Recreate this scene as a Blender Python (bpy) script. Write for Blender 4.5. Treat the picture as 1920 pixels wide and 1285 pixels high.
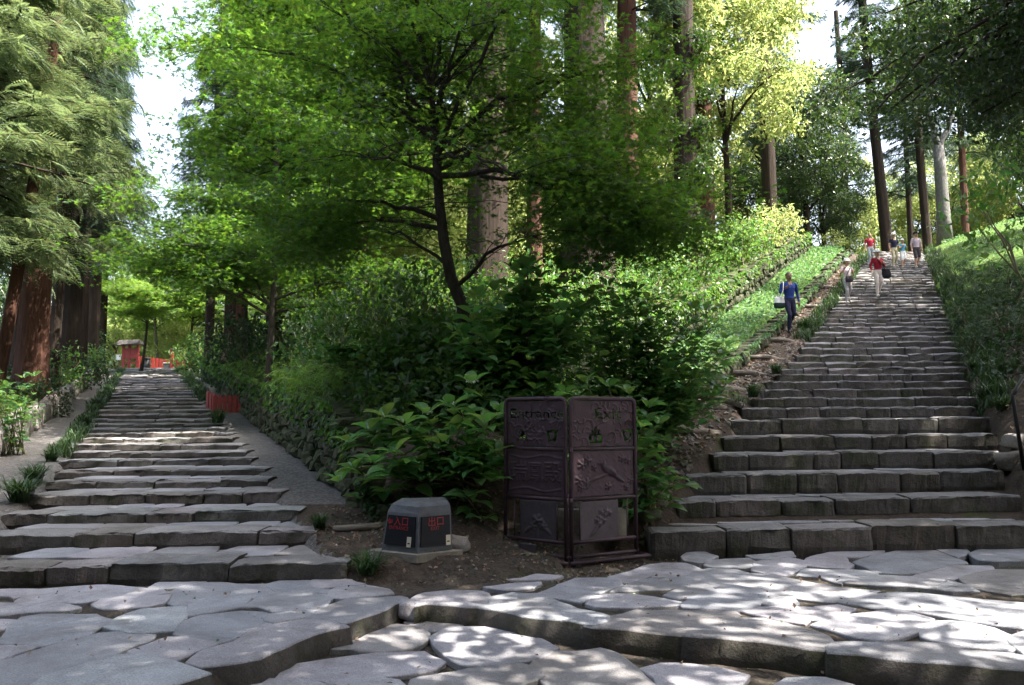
import bpy, bmesh, math, random
import numpy as np
from mathutils import Vector, Matrix, noise

for _o in list(bpy.data.objects):
    bpy.data.objects.remove(_o)
S = bpy.context.scene
COL = S.collection
random.seed(7)
RS = np.random.RandomState(11)

# ---------------------------------------------------------------- camera, sky, sun, exposure
PITCH = math.atan(137.5 / 1493)
EYE = 1.6
cam_data = bpy.data.cameras.new('camera')
cam_data.sensor_width = 36.0
cam_data.lens = 36.0 * 1493 / 1920
cam_data.clip_start = 0.1
cam_data.clip_end = 600.0
cam = bpy.data.objects.new('camera', cam_data)
COL.objects.link(cam)
cam.location = (0, 0, EYE)
cam.rotation_euler = (math.pi / 2 + PITCH, 0, 0)
S.camera = cam

SUN_EL = math.radians(60)
SUN_AZ = math.radians(108)            # clockwise from +Y (north) towards +X
world = bpy.data.worlds.new('World')
S.world = world
world.use_nodes = True
nt = world.node_tree
sky = nt.nodes.new('ShaderNodeTexSky')
sky.sky_type = 'NISHITA'
sky.sun_disc = False
sky.sun_elevation = SUN_EL
sky.sun_rotation = SUN_AZ
sky.air_density = 1.0
sky.dust_density = 6.0
sky.ozone_density = 1.0
bg = nt.nodes['Background']
bg.inputs['Strength'].default_value = 0.15
veil = nt.nodes.new('ShaderNodeHueSaturation')      # thin white cloud veil over the whole sky
veil.inputs['Saturation'].default_value = 0.72
veil.inputs['Value'].default_value = 1.25
nt.links.new(sky.outputs['Color'], veil.inputs['Color'])
nt.links.new(veil.outputs['Color'], bg.inputs['Color'])

sun_data = bpy.data.lights.new('sun', 'SUN')
sun_data.energy = 5.0
sun_data.angle = math.radians(0.5)
sun_data.color = (1.0, 0.93, 0.82)
sun = bpy.data.objects.new('sun', sun_data)
COL.objects.link(sun)
SUNDIR = Vector((math.sin(SUN_AZ) * math.cos(SUN_EL), math.cos(SUN_AZ) * math.cos(SUN_EL), math.sin(SUN_EL)))
sun.rotation_euler = (-SUNDIR).to_track_quat('-Z', 'Y').to_euler()
sun.location = (20, 10, 30)

S.view_settings.view_transform = 'Standard'
S.view_settings.look = 'None'
S.view_settings.gamma = 1.0
S.view_settings.use_curve_mapping = False
S.view_settings.exposure = 2.15
S.render.engine = 'CYCLES'
S.cycles.max_bounces = 8
S.cycles.diffuse_bounces = 5
S.cycles.glossy_bounces = 2
S.cycles.transmission_bounces = 5
S.cycles.sample_clamp_indirect = 6.0
S.cycles.caustics_reflective = False
S.cycles.caustics_refractive = False

# ---------------------------------------------------------------- lens helpers: photograph pixel -> point in the place
cP, sP = math.cos(PITCH), math.sin(PITCH)
def ray(px, py):
    u = (px - 960) / 1493.0
    v = (py - 642.5) / 1493.0
    return (u, cP + v * sP, sP - v * cP)
def at_y(px, py, y):
    r = ray(px, py); t = y / r[1]
    return Vector((r[0] * t, y, EYE + r[2] * t))
def at_z(px, py, z):
    r = ray(px, py); t = (z - EYE) / r[2]
    return Vector((r[0] * t, r[1] * t, z))
def proj(p):
    x, y, z = p[0], p[1], p[2] - EYE
    f = y * cP + z * sP; up = -y * sP + z * cP
    return (960 + 1493 * x / f, 642.5 - 1493 * up / f)

# ---------------------------------------------------------------- mesh and object helpers
def np_mesh(name, V, F, smooth=False, mi=None):
    """V (n,3), F (m,k) all faces of k corners"""
    me = bpy.data.meshes.new(name)
    V = np.ascontiguousarray(V, dtype=np.float32); F = np.ascontiguousarray(F, dtype=np.int32)
    m, k = F.shape
    me.vertices.add(len(V)); me.vertices.foreach_set('co', V.ravel())
    me.loops.add(m * k); me.loops.foreach_set('vertex_index', F.ravel())
    me.polygons.add(m)
    me.polygons.foreach_set('loop_start', np.arange(0, m * k, k, dtype=np.int32))
    if mi is not None:
        me.polygons.foreach_set('material_index', np.ascontiguousarray(mi, dtype=np.int32))
    me.update(calc_edges=True)
    me.polygons.foreach_set('use_smooth', np.full(m, bool(smooth)))
    me.validate()
    return me

def py_mesh(name, V, F, smooth=False, mi=None):
    me = bpy.data.meshes.new(name)
    me.from_pydata([tuple(v) for v in V], [], [tuple(f) for f in F])
    if mi is not None:
        me.polygons.foreach_set('material_index', np.array(mi, dtype=np.int32))
    me.polygons.foreach_set('use_smooth', np.full(len(me.polygons), bool(smooth)))
    me.update()
    return me

def link(name, me, mats=None, parent=None, loc=None):
    o = bpy.data.objects.new(name, me)
    COL.objects.link(o)
    if mats is not None and me is not None and len(me.materials) == 0:
        for m in (mats if isinstance(mats, (list, tuple)) else [mats]):
            me.materials.append(m)
    if parent is not None:
        o.parent = parent
    if loc is not None:
        o.location = loc
    return o

def tag(o, label=None, cat=None, group=None, kind=None):
    if label: o['label'] = label
    if cat: o['category'] = cat
    if group: o['group'] = group
    if kind: o['kind'] = kind
    return o

def thing(name, loc, label, cat, group=None, rz=0.0):
    o = bpy.data.objects.new(name, None)
    COL.objects.link(o)
    o.empty_display_size = 0.2
    o.location = loc
    o.rotation_euler = (0, 0, rz)
    return tag(o, label, cat, group)

class MB:
    """collects simple shapes into one mesh"""
    def __init__(s): s.V = []; s.F = []; s.M = []
    def add(s, V, F, m=0):
        b = len(s.V); s.V += [tuple(v) for v in V]; s.F += [tuple(i + b for i in f) for f in F]; s.M += [m] * len(F)
        return s
    def box(s, c, d, R=None, m=0, taper=1.0):
        x, y, z = d[0] / 2, d[1] / 2, d[2] / 2
        P = [(-x, -y, -z), (x, -y, -z), (x, y, -z), (-x, y, -z), (-x * taper, -y * taper, z), (x * taper, -y * taper, z), (x * taper, y * taper, z), (-x * taper, y * taper, z)]
        P = [Vector(p) for p in P]
        if R is not None: P = [R @ p for p in P]
        c = Vector(c)
        return s.add([p + c for p in P], [(0, 3, 2, 1), (4, 5, 6, 7), (0, 1, 5, 4), (1, 2, 6, 5), (2, 3, 7, 6), (3, 0, 4, 7)], m)
    def tube(s, pts, rad, n=8, m=0, cap=True):
        V, F = tube_geo(pts, rad, n)
        k = len(pts)
        F = [tuple(f) for f in F]
        if cap:
            F += [tuple(range(n - 1, -1, -1)), tuple((k - 1) * n + i for i in range(n))]
        return s.add(V, F, m)
    def mesh(s, name, smooth=False):
        return py_mesh(name, s.V, s.F, smooth, s.M)
    def build(s, name, mats, parent=None, smooth=False, loc=None):
        return link(name, s.mesh(name, smooth), mats, parent, loc)

def tube_geo(pts, rad, n=8, mod=None):
    P = np.array([tuple(p) for p in pts], dtype=float); k = len(P)
    rad = np.full(k, rad) if np.isscalar(rad) else np.array(rad, dtype=float)
    T = np.gradient(P, axis=0); T /= np.linalg.norm(T, axis=1)[:, None] + 1e-9
    ref = np.array([1.0, 0, 0]) if abs(T[0][0]) < 0.8 else np.array([0, 1.0, 0])
    V = []
    a = np.arange(n) * 2 * math.pi / n
    u = np.cross(T[0], ref); u /= np.linalg.norm(u)
    for i in range(k):
        u = u - T[i] * np.dot(u, T[i]); u /= np.linalg.norm(u) + 1e-9
        w = np.cross(T[i], u)
        r = rad[i] * (np.ones(n) if mod is None else mod[i])
        V.append(P[i] + (np.cos(a) * r)[:, None] * u + (np.sin(a) * r)[:, None] * w)
    V = np.concatenate(V)
    F = []
    for i in range(k - 1):
        for j in range(n):
            j2 = (j + 1) % n
            F.append((i * n + j, i * n + j2, (i + 1) * n + j2, (i + 1) * n + j))
    return V, np.array(F)

def quat_mats(dirs, normals):
    """frames with X=side, Y=dirs, Z~normals, as (n,3,3) column matrices"""
    Y = dirs / (np.linalg.norm(dirs, axis=1)[:, None] + 1e-9)
    X = np.cross(Y, normals); X /= np.linalg.norm(X, axis=1)[:, None] + 1e-9
    Z = np.cross(X, Y)
    return np.stack([X, Y, Z], axis=2)

def scatter(TV, TF, pos, mats, scale):
    """copies template TV/TF to pos with frames mats and scale -> V, F"""
    n, k = len(pos), len(TV)
    V = np.einsum('nij,kj->nki', mats, TV) * np.asarray(scale)[:, None, None] + pos[:, None, :]
    F = TF[None, :, :] + (np.arange(n) * k)[:, None, None]
    return V.reshape(-1, 3), F.reshape(-1, TF.shape[1])

def unit(n, rs=RS):
    v = rs.normal(size=(n, 3)); return v / np.linalg.norm(v, axis=1)[:, None]

def ss(a, b, x):
    t = np.clip((x - a) / (b - a), 0, 1); return t * t * (3 - 2 * t)

# ---------------------------------------------------------------- materials
def new_mat(name):
    m = bpy.data.materials.new(name); m.use_nodes = True
    t = m.node_tree; t.nodes.clear()
    out = t.nodes.new('ShaderNodeOutputMaterial')
    return m, t, out
def N(t, typ, **kw):
    n = t.nodes.new(typ)
    for k, v in kw.items():
        if k.startswith('i_'):
            n.inputs[k[2:].replace('_', ' ')].default_value = v
        else: setattr(n, k, v)
    return n
def ramp(t, fac, stops):
    r = N(t, 'ShaderNodeValToRGB')
    e = r.color_ramp.elements
    while len(e) < len(stops): e.new(0.5)
    for i, (p, c) in enumerate(stops):
        e[i].position = p; e[i].color = (c[0], c[1], c[2], 1)
    t.links.new(fac, r.inputs['Fac'])
    return r.outputs['Color']
def noise_fac(t, scale, detail=4, rough=0.6, vec=None, dist=0.0):
    n = N(t, 'ShaderNodeTexNoise'); n.inputs['Scale'].default_value = scale
    n.inputs['Detail'].default_value = detail; n.inputs['Roughness'].default_value = rough
    n.inputs['Distortion'].default_value = dist
    if vec is not None: t.links.new(vec, n.inputs['Vector'])
    return n.outputs['Fac']
def mixc(t, fac, a, b, mode='MIX'):
    m = N(t, 'ShaderNodeMix', data_type='RGBA', blend_type=mode)
    for s, v in (('Factor', fac), ('A', a), ('B', b)):
        if s == 'Factor': i = m.inputs[0]
        else: i = m.inputs[6 if s == 'A' else 7]
        if hasattr(v, 'is_output'): t.links.new(v, i)
        elif s == 'Factor': i.default_value = v
        else: i.default_value = (v[0], v[1], v[2], 1)
    return m.outputs[2]
def objcoord(t):
    """world position (so that shared pieces do not repeat their pattern)"""
    g = N(t, 'ShaderNodeNewGeometry'); return g.outputs['Position']
def bump(t, h, strength, dist, prev=None):
    b = N(t, 'ShaderNodeBump'); b.inputs['Strength'].default_value = strength; b.inputs['Distance'].default_value = dist
    t.links.new(h, b.inputs['Height'])
    if prev is not None: t.links.new(prev, b.inputs['Normal'])
    return b.outputs['Normal']

def plain(name, col, rough=0.6, metal=0.0, var=0.15, scale=8.0, bmp=0.0, bscale=40.0, spec=0.5):
    m, t, out = new_mat(name)
    p = N(t, 'ShaderNodeBsdfPrincipled')
    p.inputs['Roughness'].default_value = rough; p.inputs['Metallic'].default_value = metal
    p.inputs['Specular IOR Level'].default_value = spec
    v = objcoord(t)
    f = noise_fac(t, scale, 5, 0.65, v)
    a = [c * (1 - var) for c in col]; b = [min(1, c * (1 + var)) for c in col]
    t.links.new(ramp(t, f, [(0.3, a), (0.7, b)]), p.inputs['Base Color'])
    if bmp:
        t.links.new(bump(t, noise_fac(t, bscale, 6, 0.7, v), bmp, 0.02), p.inputs['Normal'])
    t.links.new(p.outputs[0], out.inputs[0])
    return m

def leaf_mat(name, col, trans, rough=0.5, tw=0.4, var=0.35, spec=0.4, hue=0.03):
    m, t, out = new_mat(name)
    g = N(t, 'ShaderNodeNewGeometry'); oi = N(t, 'ShaderNodeObjectInfo')
    add = N(t, 'ShaderNodeMath', operation='ADD'); t.links.new(g.outputs['Random Per Island'], add.inputs[0]); t.links.new(oi.outputs['Random'], add.inputs[1])
    fr = N(t, 'ShaderNodeMath', operation='FRACT'); t.links.new(add.outputs[0], fr.inputs[0])
    mr = N(t, 'ShaderNodeMapRange'); mr.inputs['To Min'].default_value = 1 - var; mr.inputs['To Max'].default_value = 1 + var
    t.links.new(fr.outputs[0], mr.inputs['Value'])
    mul = N(t, 'ShaderNodeMath', operation='MULTIPLY'); mul.inputs[1].default_value = 7.31
    t.links.new(fr.outputs[0], mul.inputs[0])
    fr2 = N(t, 'ShaderNodeMath', operation='FRACT'); t.links.new(mul.outputs[0], fr2.inputs[0])
    mh = N(t, 'ShaderNodeMapRange'); mh.inputs['To Min'].default_value = 0.5 - hue; mh.inputs['To Max'].default_value = 0.5 + hue
    t.links.new(fr2.outputs[0], mh.inputs['Value'])
    def hsv(c):
        h = N(t, 'ShaderNodeHueSaturation'); h.inputs['Color'].default_value = (c[0], c[1], c[2], 1)
        t.links.new(mr.outputs[0], h.inputs['Value']); t.links.new(mh.outputs[0], h.inputs['Hue'])
        return h.outputs[0]
    p = N(t, 'ShaderNodeBsdfPrincipled'); p.inputs['Roughness'].default_value = rough; p.inputs['Specular IOR Level'].default_value = spec
    t.links.new(hsv(col), p.inputs['Base Color'])
    tr = N(t, 'ShaderNodeBsdfTranslucent'); t.links.new(hsv(trans), tr.inputs['Color'])
    mx = N(t, 'ShaderNodeMixShader'); mx.inputs[0].default_value = tw
    t.links.new(p.outputs[0], mx.inputs[1]); t.links.new(tr.outputs[0], mx.inputs[2])
    t.links.new(mx.outputs[0], out.inputs[0])
    return m

def stone_mat(name, c1, c2, moss=0.25, mosscol=(0.05, 0.065, 0.02), stain=(0.1, 0.085, 0.07), bmp=0.5, scale=1.0, mossface=True):
    m, t, out = new_mat(name)
    p = N(t, 'ShaderNodeBsdfPrincipled'); p.inputs['Roughness'].default_value = 0.78
    p.inputs['Specular IOR Level'].default_value = 0.35
    v = objcoord(t)
    oi = N(t, 'ShaderNodeObjectInfo')
    base = ramp(t, noise_fac(t, 3.0 * scale, 8, 0.7, v), [(0.25, c1), (0.75, c2)])
    vr = N(t, 'ShaderNodeMapRange'); vr.inputs['To Min'].default_value = 0.78; vr.inputs['To Max'].default_value = 1.25
    t.links.new(oi.outputs['Random'], vr.inputs['Value'])
    h = N(t, 'ShaderNodeHueSaturation'); t.links.new(base, h.inputs['Color']); t.links.new(vr.outputs[0], h.inputs['Value'])
    tint = ramp(t, oi.outputs['Random'], [(0.0, (1.06, 1.0, .93)), (0.35, (0.97, 1.0, 1.05)), (0.6, (1.0, 1.0, 1.0)), (0.8, (1.05, 0.99, 1.02)), (1.0, (0.93, 1.0, 1.0))])
    big = ramp(t, noise_fac(t, 0.9 * scale, 6, 0.7, v, 0.8), [(0.3, (0.72, 0.72, 0.72)), (0.62, (1.12, 1.12, 1.12))])
    tint = mixc(t, 1.0, tint, big, 'MULTIPLY')
    hc = mixc(t, 1.0, h.outputs[0], tint, 'MULTIPLY')
    speck = ramp(t, noise_fac(t, 90 * scale, 3, 0.8, v), [(0.35, (0.6, 0.6, 0.6)), (0.6, (1.05, 1.05, 1.05))])
    col = mixc(t, 1.0, hc, speck, 'MULTIPLY')
    st = ramp(t, noise_fac(t, 1.3 * scale, 7, 0.72, v, 0.6), [(0.5, (0, 0, 0)), (0.68, (1, 1, 1))])
    sm = N(t, 'ShaderNodeMath', operation='MULTIPLY'); t.links.new(st, sm.inputs[0]); sm.inputs[1].default_value = 0.55
    col = mixc(t, sm.outputs[0], col, stain)
    if moss:
        mf = ramp(t, noise_fac(t, 2.2 * scale, 8, 0.75, v, 0.3), [(0.68 - moss * 0.5, (0, 0, 0)), (0.8 - moss * 0.4, (1, 1, 1))])
        mm = N(t, 'ShaderNodeMath', operation='MULTIPLY'); t.links.new(mf, mm.inputs[0]); mm.inputs[1].default_value = 0.8
        col = mixc(t, mm.outputs[0], col, mosscol)
    t.links.new(col, p.inputs['Base Color'])
    n1 = bump(t, noise_fac(t, 7 * scale, 9, 0.72, v), bmp, 0.05)
    n2 = bump(t, noise_fac(t, 60 * scale, 5, 0.7, v), bmp * 0.6, 0.008, n1)
    t.links.new(n2, p.inputs['Normal'])
    t.links.new(p.outputs[0], out.inputs[0])
    return m

def bark_mat(name, c1, c2, vscale=(14, 14, 1.2), lichen=0.0):
    m, t, out = new_mat(name)
    p = N(t, 'ShaderNodeBsdfPrincipled'); p.inputs['Roughness'].default_value = 0.9; p.inputs['Specular IOR Level'].default_value = 0.2
    mp = N(t, 'ShaderNodeMapping'); mp.inputs['Scale'].default_value = vscale
    t.links.new(objcoord(t), mp.inputs['Vector'])
    f = noise_fac(t, 1.0, 8, 0.7, mp.outputs[0], 0.4)
    col = ramp(t, f, [(0.3, c1), (0.5, [(a + b) / 2 for a, b in zip(c1, c2)]), (0.72, c2)])
    if lichen:
        lf = ramp(t, noise_fac(t, 2.5, 6, 0.7, objcoord(t)), [(0.62 - lichen * .3, (0, 0, 0)), (0.7, (1, 1, 1))])
        col = mixc(t, lf, col, (0.16, 0.19, 0.13))
    t.links.new(col, p.inputs['Base Color'])
    t.links.new(bump(t, f, 0.9, 0.06), p.inputs['Normal'])
    t.links.new(p.outputs[0], out.inputs[0])
    return m

def soil_mat(name, c1, c2, mosscol, moss, pebble=0.4, scale=1.0):
    m, t, out = new_mat(name)
    p = N(t, 'ShaderNodeBsdfPrincipled'); p.inputs['Roughness'].default_value = 0.95; p.inputs['Specular IOR Level'].default_value = 0.15
    v = objcoord(t)
    col = ramp(t, noise_fac(t, 5 * scale, 10, 0.8, v), [(0.3, c1), (0.7, c2)])
    vo = N(t, 'ShaderNodeTexVoronoi'); vo.inputs['Scale'].default_value = 38 * scale; t.links.new(v, vo.inputs['Vector'])
    pc = mixc(t, pebble, (1, 1, 1), vo.outputs['Color'])
    bw = N(t, 'ShaderNodeRGBToBW'); t.links.new(pc, bw.inputs[0])
    mr = N(t, 'ShaderNodeMapRange'); mr.inputs['From Min'].default_value = 0.5; mr.inputs['To Min'].default_value = 0.55; mr.inputs['To Max'].default_value = 1.15
    t.links.new(bw.outputs[0], mr.inputs['Value'])
    col = mixc(t, 1.0, col, mr.outputs[0], 'MULTIPLY')
    if moss:
        mf = ramp(t, noise_fac(t, 1.1, 8, 0.75, v, 0.4), [(0.72 - moss * 0.45, (0, 0, 0)), (0.84 - moss * 0.42, (1, 1, 1))])
        col = mixc(t, mf, col, mosscol)
    t.links.new(col, p.inputs['Base Color'])
    n1 = bump(t, noise_fac(t, 9, 8, 0.75, v), 0.6, 0.06)
    n2 = bump(t, vo.outputs['Distance'], 0.5, 0.012, n1)
    t.links.new(n2, p.inputs['Normal'])
    t.links.new(p.outputs[0], out.inputs[0])
    return m

M = {}
M['paver'] = stone_mat('paving stone', (0.29, 0.295, 0.325), (0.43, 0.43, 0.46), moss=0.1, bmp=0.55, scale=1.2)
M['kerb'] = stone_mat('kerb stone', (0.26, 0.26, 0.285), (0.41, 0.405, 0.43), moss=0.16, bmp=0.55)
M['tread'] = stone_mat('worn lit tread stone', (0.19, 0.185, 0.19), (0.37, 0.36, 0.36), moss=0.2, bmp=0.9)  # tops paler than fronts: wear plus light from above, put into the colour
M['riser'] = stone_mat('mossy shade-dark riser stone', (0.06, 0.052, 0.048), (0.155, 0.14, 0.13), moss=0.4, mosscol=(0.035, 0.042, 0.015), bmp=0.9)  # front faces darker: moss and their shade are put into the colour
M['wallstone'] = stone_mat('mossy wall stone', (0.05, 0.043, 0.035), (0.15, 0.13, 0.105), moss=0.75, mosscol=(0.035, 0.05, 0.012), bmp=0.8)
M['edgestone'] = stone_mat('edging stone', (0.22, 0.2, 0.19), (0.42, 0.38, 0.36), moss=0.35, bmp=0.8)
M['granite'] = stone_mat('grey granite', (0.075, 0.082, 0.095), (0.14, 0.15, 0.17), moss=0.0, bmp=0.15, scale=3.0)
M['soil'] = soil_mat('soil', (0.045, 0.034, 0.028), (0.105, 0.082, 0.067), (0.06, 0.085, 0.02), 0.35)
M['joint'] = soil_mat('joint soil', (0.05, 0.042, 0.035), (0.115, 0.097, 0.082), (0.07, 0.085, 0.025), 0.3, pebble=0.6)
M['gravel'] = soil_mat('gravel path', (0.125, 0.118, 0.115), (0.24, 0.228, 0.222), (0.07, 0.09, 0.03), 0.12, pebble=0.8)
M['forest'] = soil_mat('forest floor', (0.04, 0.04, 0.02), (0.1, 0.085, 0.045), (0.045, 0.085, 0.02), 0.55)
M['moss'] = soil_mat('moss lawn', (0.05, 0.09, 0.02), (0.1, 0.15, 0.035), (0.075, 0.14, 0.03), 0.6, pebble=0.2)
M['cedarbark'] = bark_mat('red cedar bark', (0.045, 0.022, 0.017), (0.15, 0.072, 0.05))
M['darkbark'] = bark_mat('grey brown cedar bark', (0.02, 0.014, 0.011), (0.055, 0.04, 0.031))
M['maplebark'] = bark_mat('dark maple bark', (0.025, 0.022, 0.018), (0.075, 0.062, 0.05), (20, 20, 6))
M['palebark'] = bark_mat('pale grey bark', (0.085, 0.082, 0.08), (0.2, 0.195, 0.185), (9, 9, 5), 0.3)
M['twig'] = plain('twig bark', (0.12, 0.085, 0.06), 0.85)
M['stemwood'] = plain('green brown stems', (0.13, 0.11, 0.055), 0.7)
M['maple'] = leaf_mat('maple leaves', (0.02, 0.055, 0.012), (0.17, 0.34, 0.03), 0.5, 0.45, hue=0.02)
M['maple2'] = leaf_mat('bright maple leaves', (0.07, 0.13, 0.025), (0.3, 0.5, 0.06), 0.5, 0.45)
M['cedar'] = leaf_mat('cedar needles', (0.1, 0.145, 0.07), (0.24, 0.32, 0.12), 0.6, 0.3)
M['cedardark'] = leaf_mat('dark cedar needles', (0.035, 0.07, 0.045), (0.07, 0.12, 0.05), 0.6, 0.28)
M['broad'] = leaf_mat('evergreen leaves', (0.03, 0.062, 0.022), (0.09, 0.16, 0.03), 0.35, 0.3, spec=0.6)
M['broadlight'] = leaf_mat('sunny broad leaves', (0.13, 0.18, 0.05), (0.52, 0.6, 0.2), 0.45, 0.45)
M['hydra'] = leaf_mat('hydrangea leaf', (0.085, 0.2, 0.07), (0.24, 0.47, 0.08), 0.34, 0.34, var=0.3, spec=0.6)
M['shrub'] = leaf_mat('shrub leaves', (0.055, 0.13, 0.03), (0.2, 0.38, 0.06), 0.45, 0.36)
M['under'] = leaf_mat('undergrowth leaves', (0.03, 0.078, 0.02), (0.11, 0.22, 0.035), 0.45, 0.32)
M['darkshrub'] = leaf_mat('dark shrub leaves', (0.025, 0.055, 0.02), (0.06, 0.12, 0.03), 0.5, 0.25)
M['fern'] = leaf_mat('fern fronds', (0.08, 0.17, 0.035), (0.28, 0.48, 0.08), 0.5, 0.4)
M['grass'] = leaf_mat('dark grass blades', (0.035, 0.07, 0.028), (0.1, 0.18, 0.05), 0.4, 0.25)
M['cover'] = leaf_mat('ground cover leaves', (0.095, 0.19, 0.085), (0.2, 0.36, 0.11), 0.45, 0.35)
M['litter'] = leaf_mat('dead leaves', (0.22, 0.15, 0.1), (0.25, 0.14, 0.06), 0.7, 0.15, var=0.6)
M['bronze'] = plain('dark bronze', (0.058, 0.033, 0.045), 0.5, 0.25, 0.3, 14, 0.25, 60)
M['bronzelow'] = plain('grey bronze plate', (0.075, 0.06, 0.07), 0.45, 0.4, 0.25, 14, 0.2, 60)
M['redwood'] = plain('red painted wood', (0.26, 0.025, 0.018), 0.6, 0, 0.25, 9, 0.2, 30)
M['blackpanel'] = plain('black plate', (0.008, 0.009, 0.013), 0.5, 0, 0.2, 9, spec=0.2)
M['redtext'] = plain('red lettering', (0.32, 0.008, 0.015), 0.5, 0, 0.1)
M['tan'] = plain('tan plastic', (0.55, 0.5, 0.4), 0.5)
M['black'] = plain('black iron', (0.012, 0.012, 0.014), 0.45)
M['concrete'] = plain('weathered concrete', (0.22, 0.2, 0.17), 0.9, 0, 0.3, 12, 0.3, 50)
M['white'] = plain('white paint', (0.75, 0.75, 0.74), 0.6)
M['log'] = bark_mat('weathered log', (0.12, 0.1, 0.08), (0.34, 0.3, 0.26), (3, 14, 14))
M['roof'] = plain('dark shingle roof', (0.04, 0.034, 0.03), 0.9, 0, 0.3, 10, 0.4, 30)
M['bamboo'] = leaf_mat('bamboo leaves', (0.13, 0.19, 0.05), (0.45, 0.55, 0.15), 0.5, 0.45)
M['bambooculm'] = plain('bamboo culm', (0.25, 0.3, 0.12), 0.5)
# ================================================================ the lie of the land
# (step number, pixel row of the step's top edge, distance, left end, right end) read off the photograph
_LT = [(1, 1059, 6.9, -60, 640), (2, 1001, 7.9, -40, 590), (3, 961, 8.8, 15, 555), (4, 926, 9.7, 60, 528), (5, 901, 10.6, 90, 505), (6, 881, 11.5, 100, 490),
       (7, 861, 12.5, 120, 475), (8, 847, 13.5, 135, 462), (9, 833, 14.6, 145, 450), (12, 803, 18, 165, 425), (14, 785, 20.5, 175, 410), (20, 742, 27, 207, 375), (36, 690, 46, 237, 330)]
_RT = [(1, 989, 8.45, 1205, 1990), (2, 936, 9.25, 1265, 1925), (3, 888, 10.0, 1295, 1895), (4, 848, 10.8, 1330, 1890), (5, 816, 11.6, 1350, 1875), (6, 785, 12.4, 1375, 1860),
       (7, 763, 13.2, 1392, 1845), (10, 715, 15.7, 1440, 1825), (13, 678, 18.2, 1480, 1815), (16, 640, 20.7, 1510, 1800), (25, 570, 27, 1565, 1772), (37, 506, 34, 1608, 1748), (47, 472, 40, 1636, 1733)]
def _stairs(T):
    K = np.array([r[0] for r in T]); D = np.array([r[2] for r in T], float)
    Z = np.array([at_y((r[3] + r[4]) / 2, r[1], r[2]).z for r in T])
    XL = np.array([at_y(r[3], r[1], r[2]).x for r in T]); XR = np.array([at_y(r[4], r[1], r[2]).x for r in T])
    k = np.arange(1, K[-1] + 1)
    f = lambda A: np.interp(k, K, A)
    return dict(k=k, d=f(D), z=f(Z), xl=f(XL), xr=f(XR))
LS, RSt = _stairs(_LT), _stairs(_RT)
LZ = 0.07                                           # lower paving, a low kerb below
GZ = 0.2                                            # upper paving

def ext(y, D, A, slope_lo=None, slope_hi=None):
    y = np.asarray(y, float)
    v = np.interp(y, D, A)
    lo = (A[3] - A[0]) / (D[3] - D[0]) if slope_lo is None else slope_lo
    hi = (A[-1] - A[-6]) / (D[-1] - D[-6]) if slope_hi is None else slope_hi
    v = np.where(y < D[0], A[0] + (y - D[0]) * lo, v)
    return np.where(y > D[-1], A[-1] + (y - D[-1]) * hi, v)
def zL(y): return np.where(y < LS['d'][0] + .3, np.interp(y, [LS['d'][0] + .05, LS['d'][0] + .3], [GZ, LS['z'][0]]), ext(y, LS['d'], LS['z'], 0, 0.02))
def zR(y): return np.where(y < RSt['d'][0] + .3, np.interp(y, [RSt['d'][0] + .05, RSt['d'][0] + .3], [GZ, RSt['z'][0]]), ext(y, RSt['d'], RSt['z'], 0, 0.03))
def LxL(y): return ext(y, LS['d'], LS['xl'])
def LxR(y): return ext(y, LS['d'], LS['xr'])
def RxL(y): return ext(y, RSt['d'], RSt['xl'])
def RxR(y): return ext(y, RSt['d'], RSt['xr'])

_kp = [(-500, 1640), (100, 1385), (380, 1272), (640, 1168), (765, 1125), (890, 1142), (1110, 1174), (1300, 1194), (1560, 1218), (1920, 1262), (2500, 1332), (3300, 1430)]
KERB = [at_z(a, b, GZ) for a, b in _kp]
def y_kerb(x): return np.interp(x, [p.x for p in KERB], [p.y for p in KERB])

WPATH = 1.3      # left path left of the left stairs
def sections(y):
    t = ss(7.8, 10.8, y)
    xa = LxR(y) + 0.95
    xe = RxL(y) - 1.15 * ss(8.0, 10.5, y)          # edging of the right path
    xb = xe - 1.9 * t                               # upper right retaining wall
    xb = np.maximum(xb, xa + 0.2); xe = np.maximum(xe, xb)
    return t, xa, xb, xe

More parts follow.
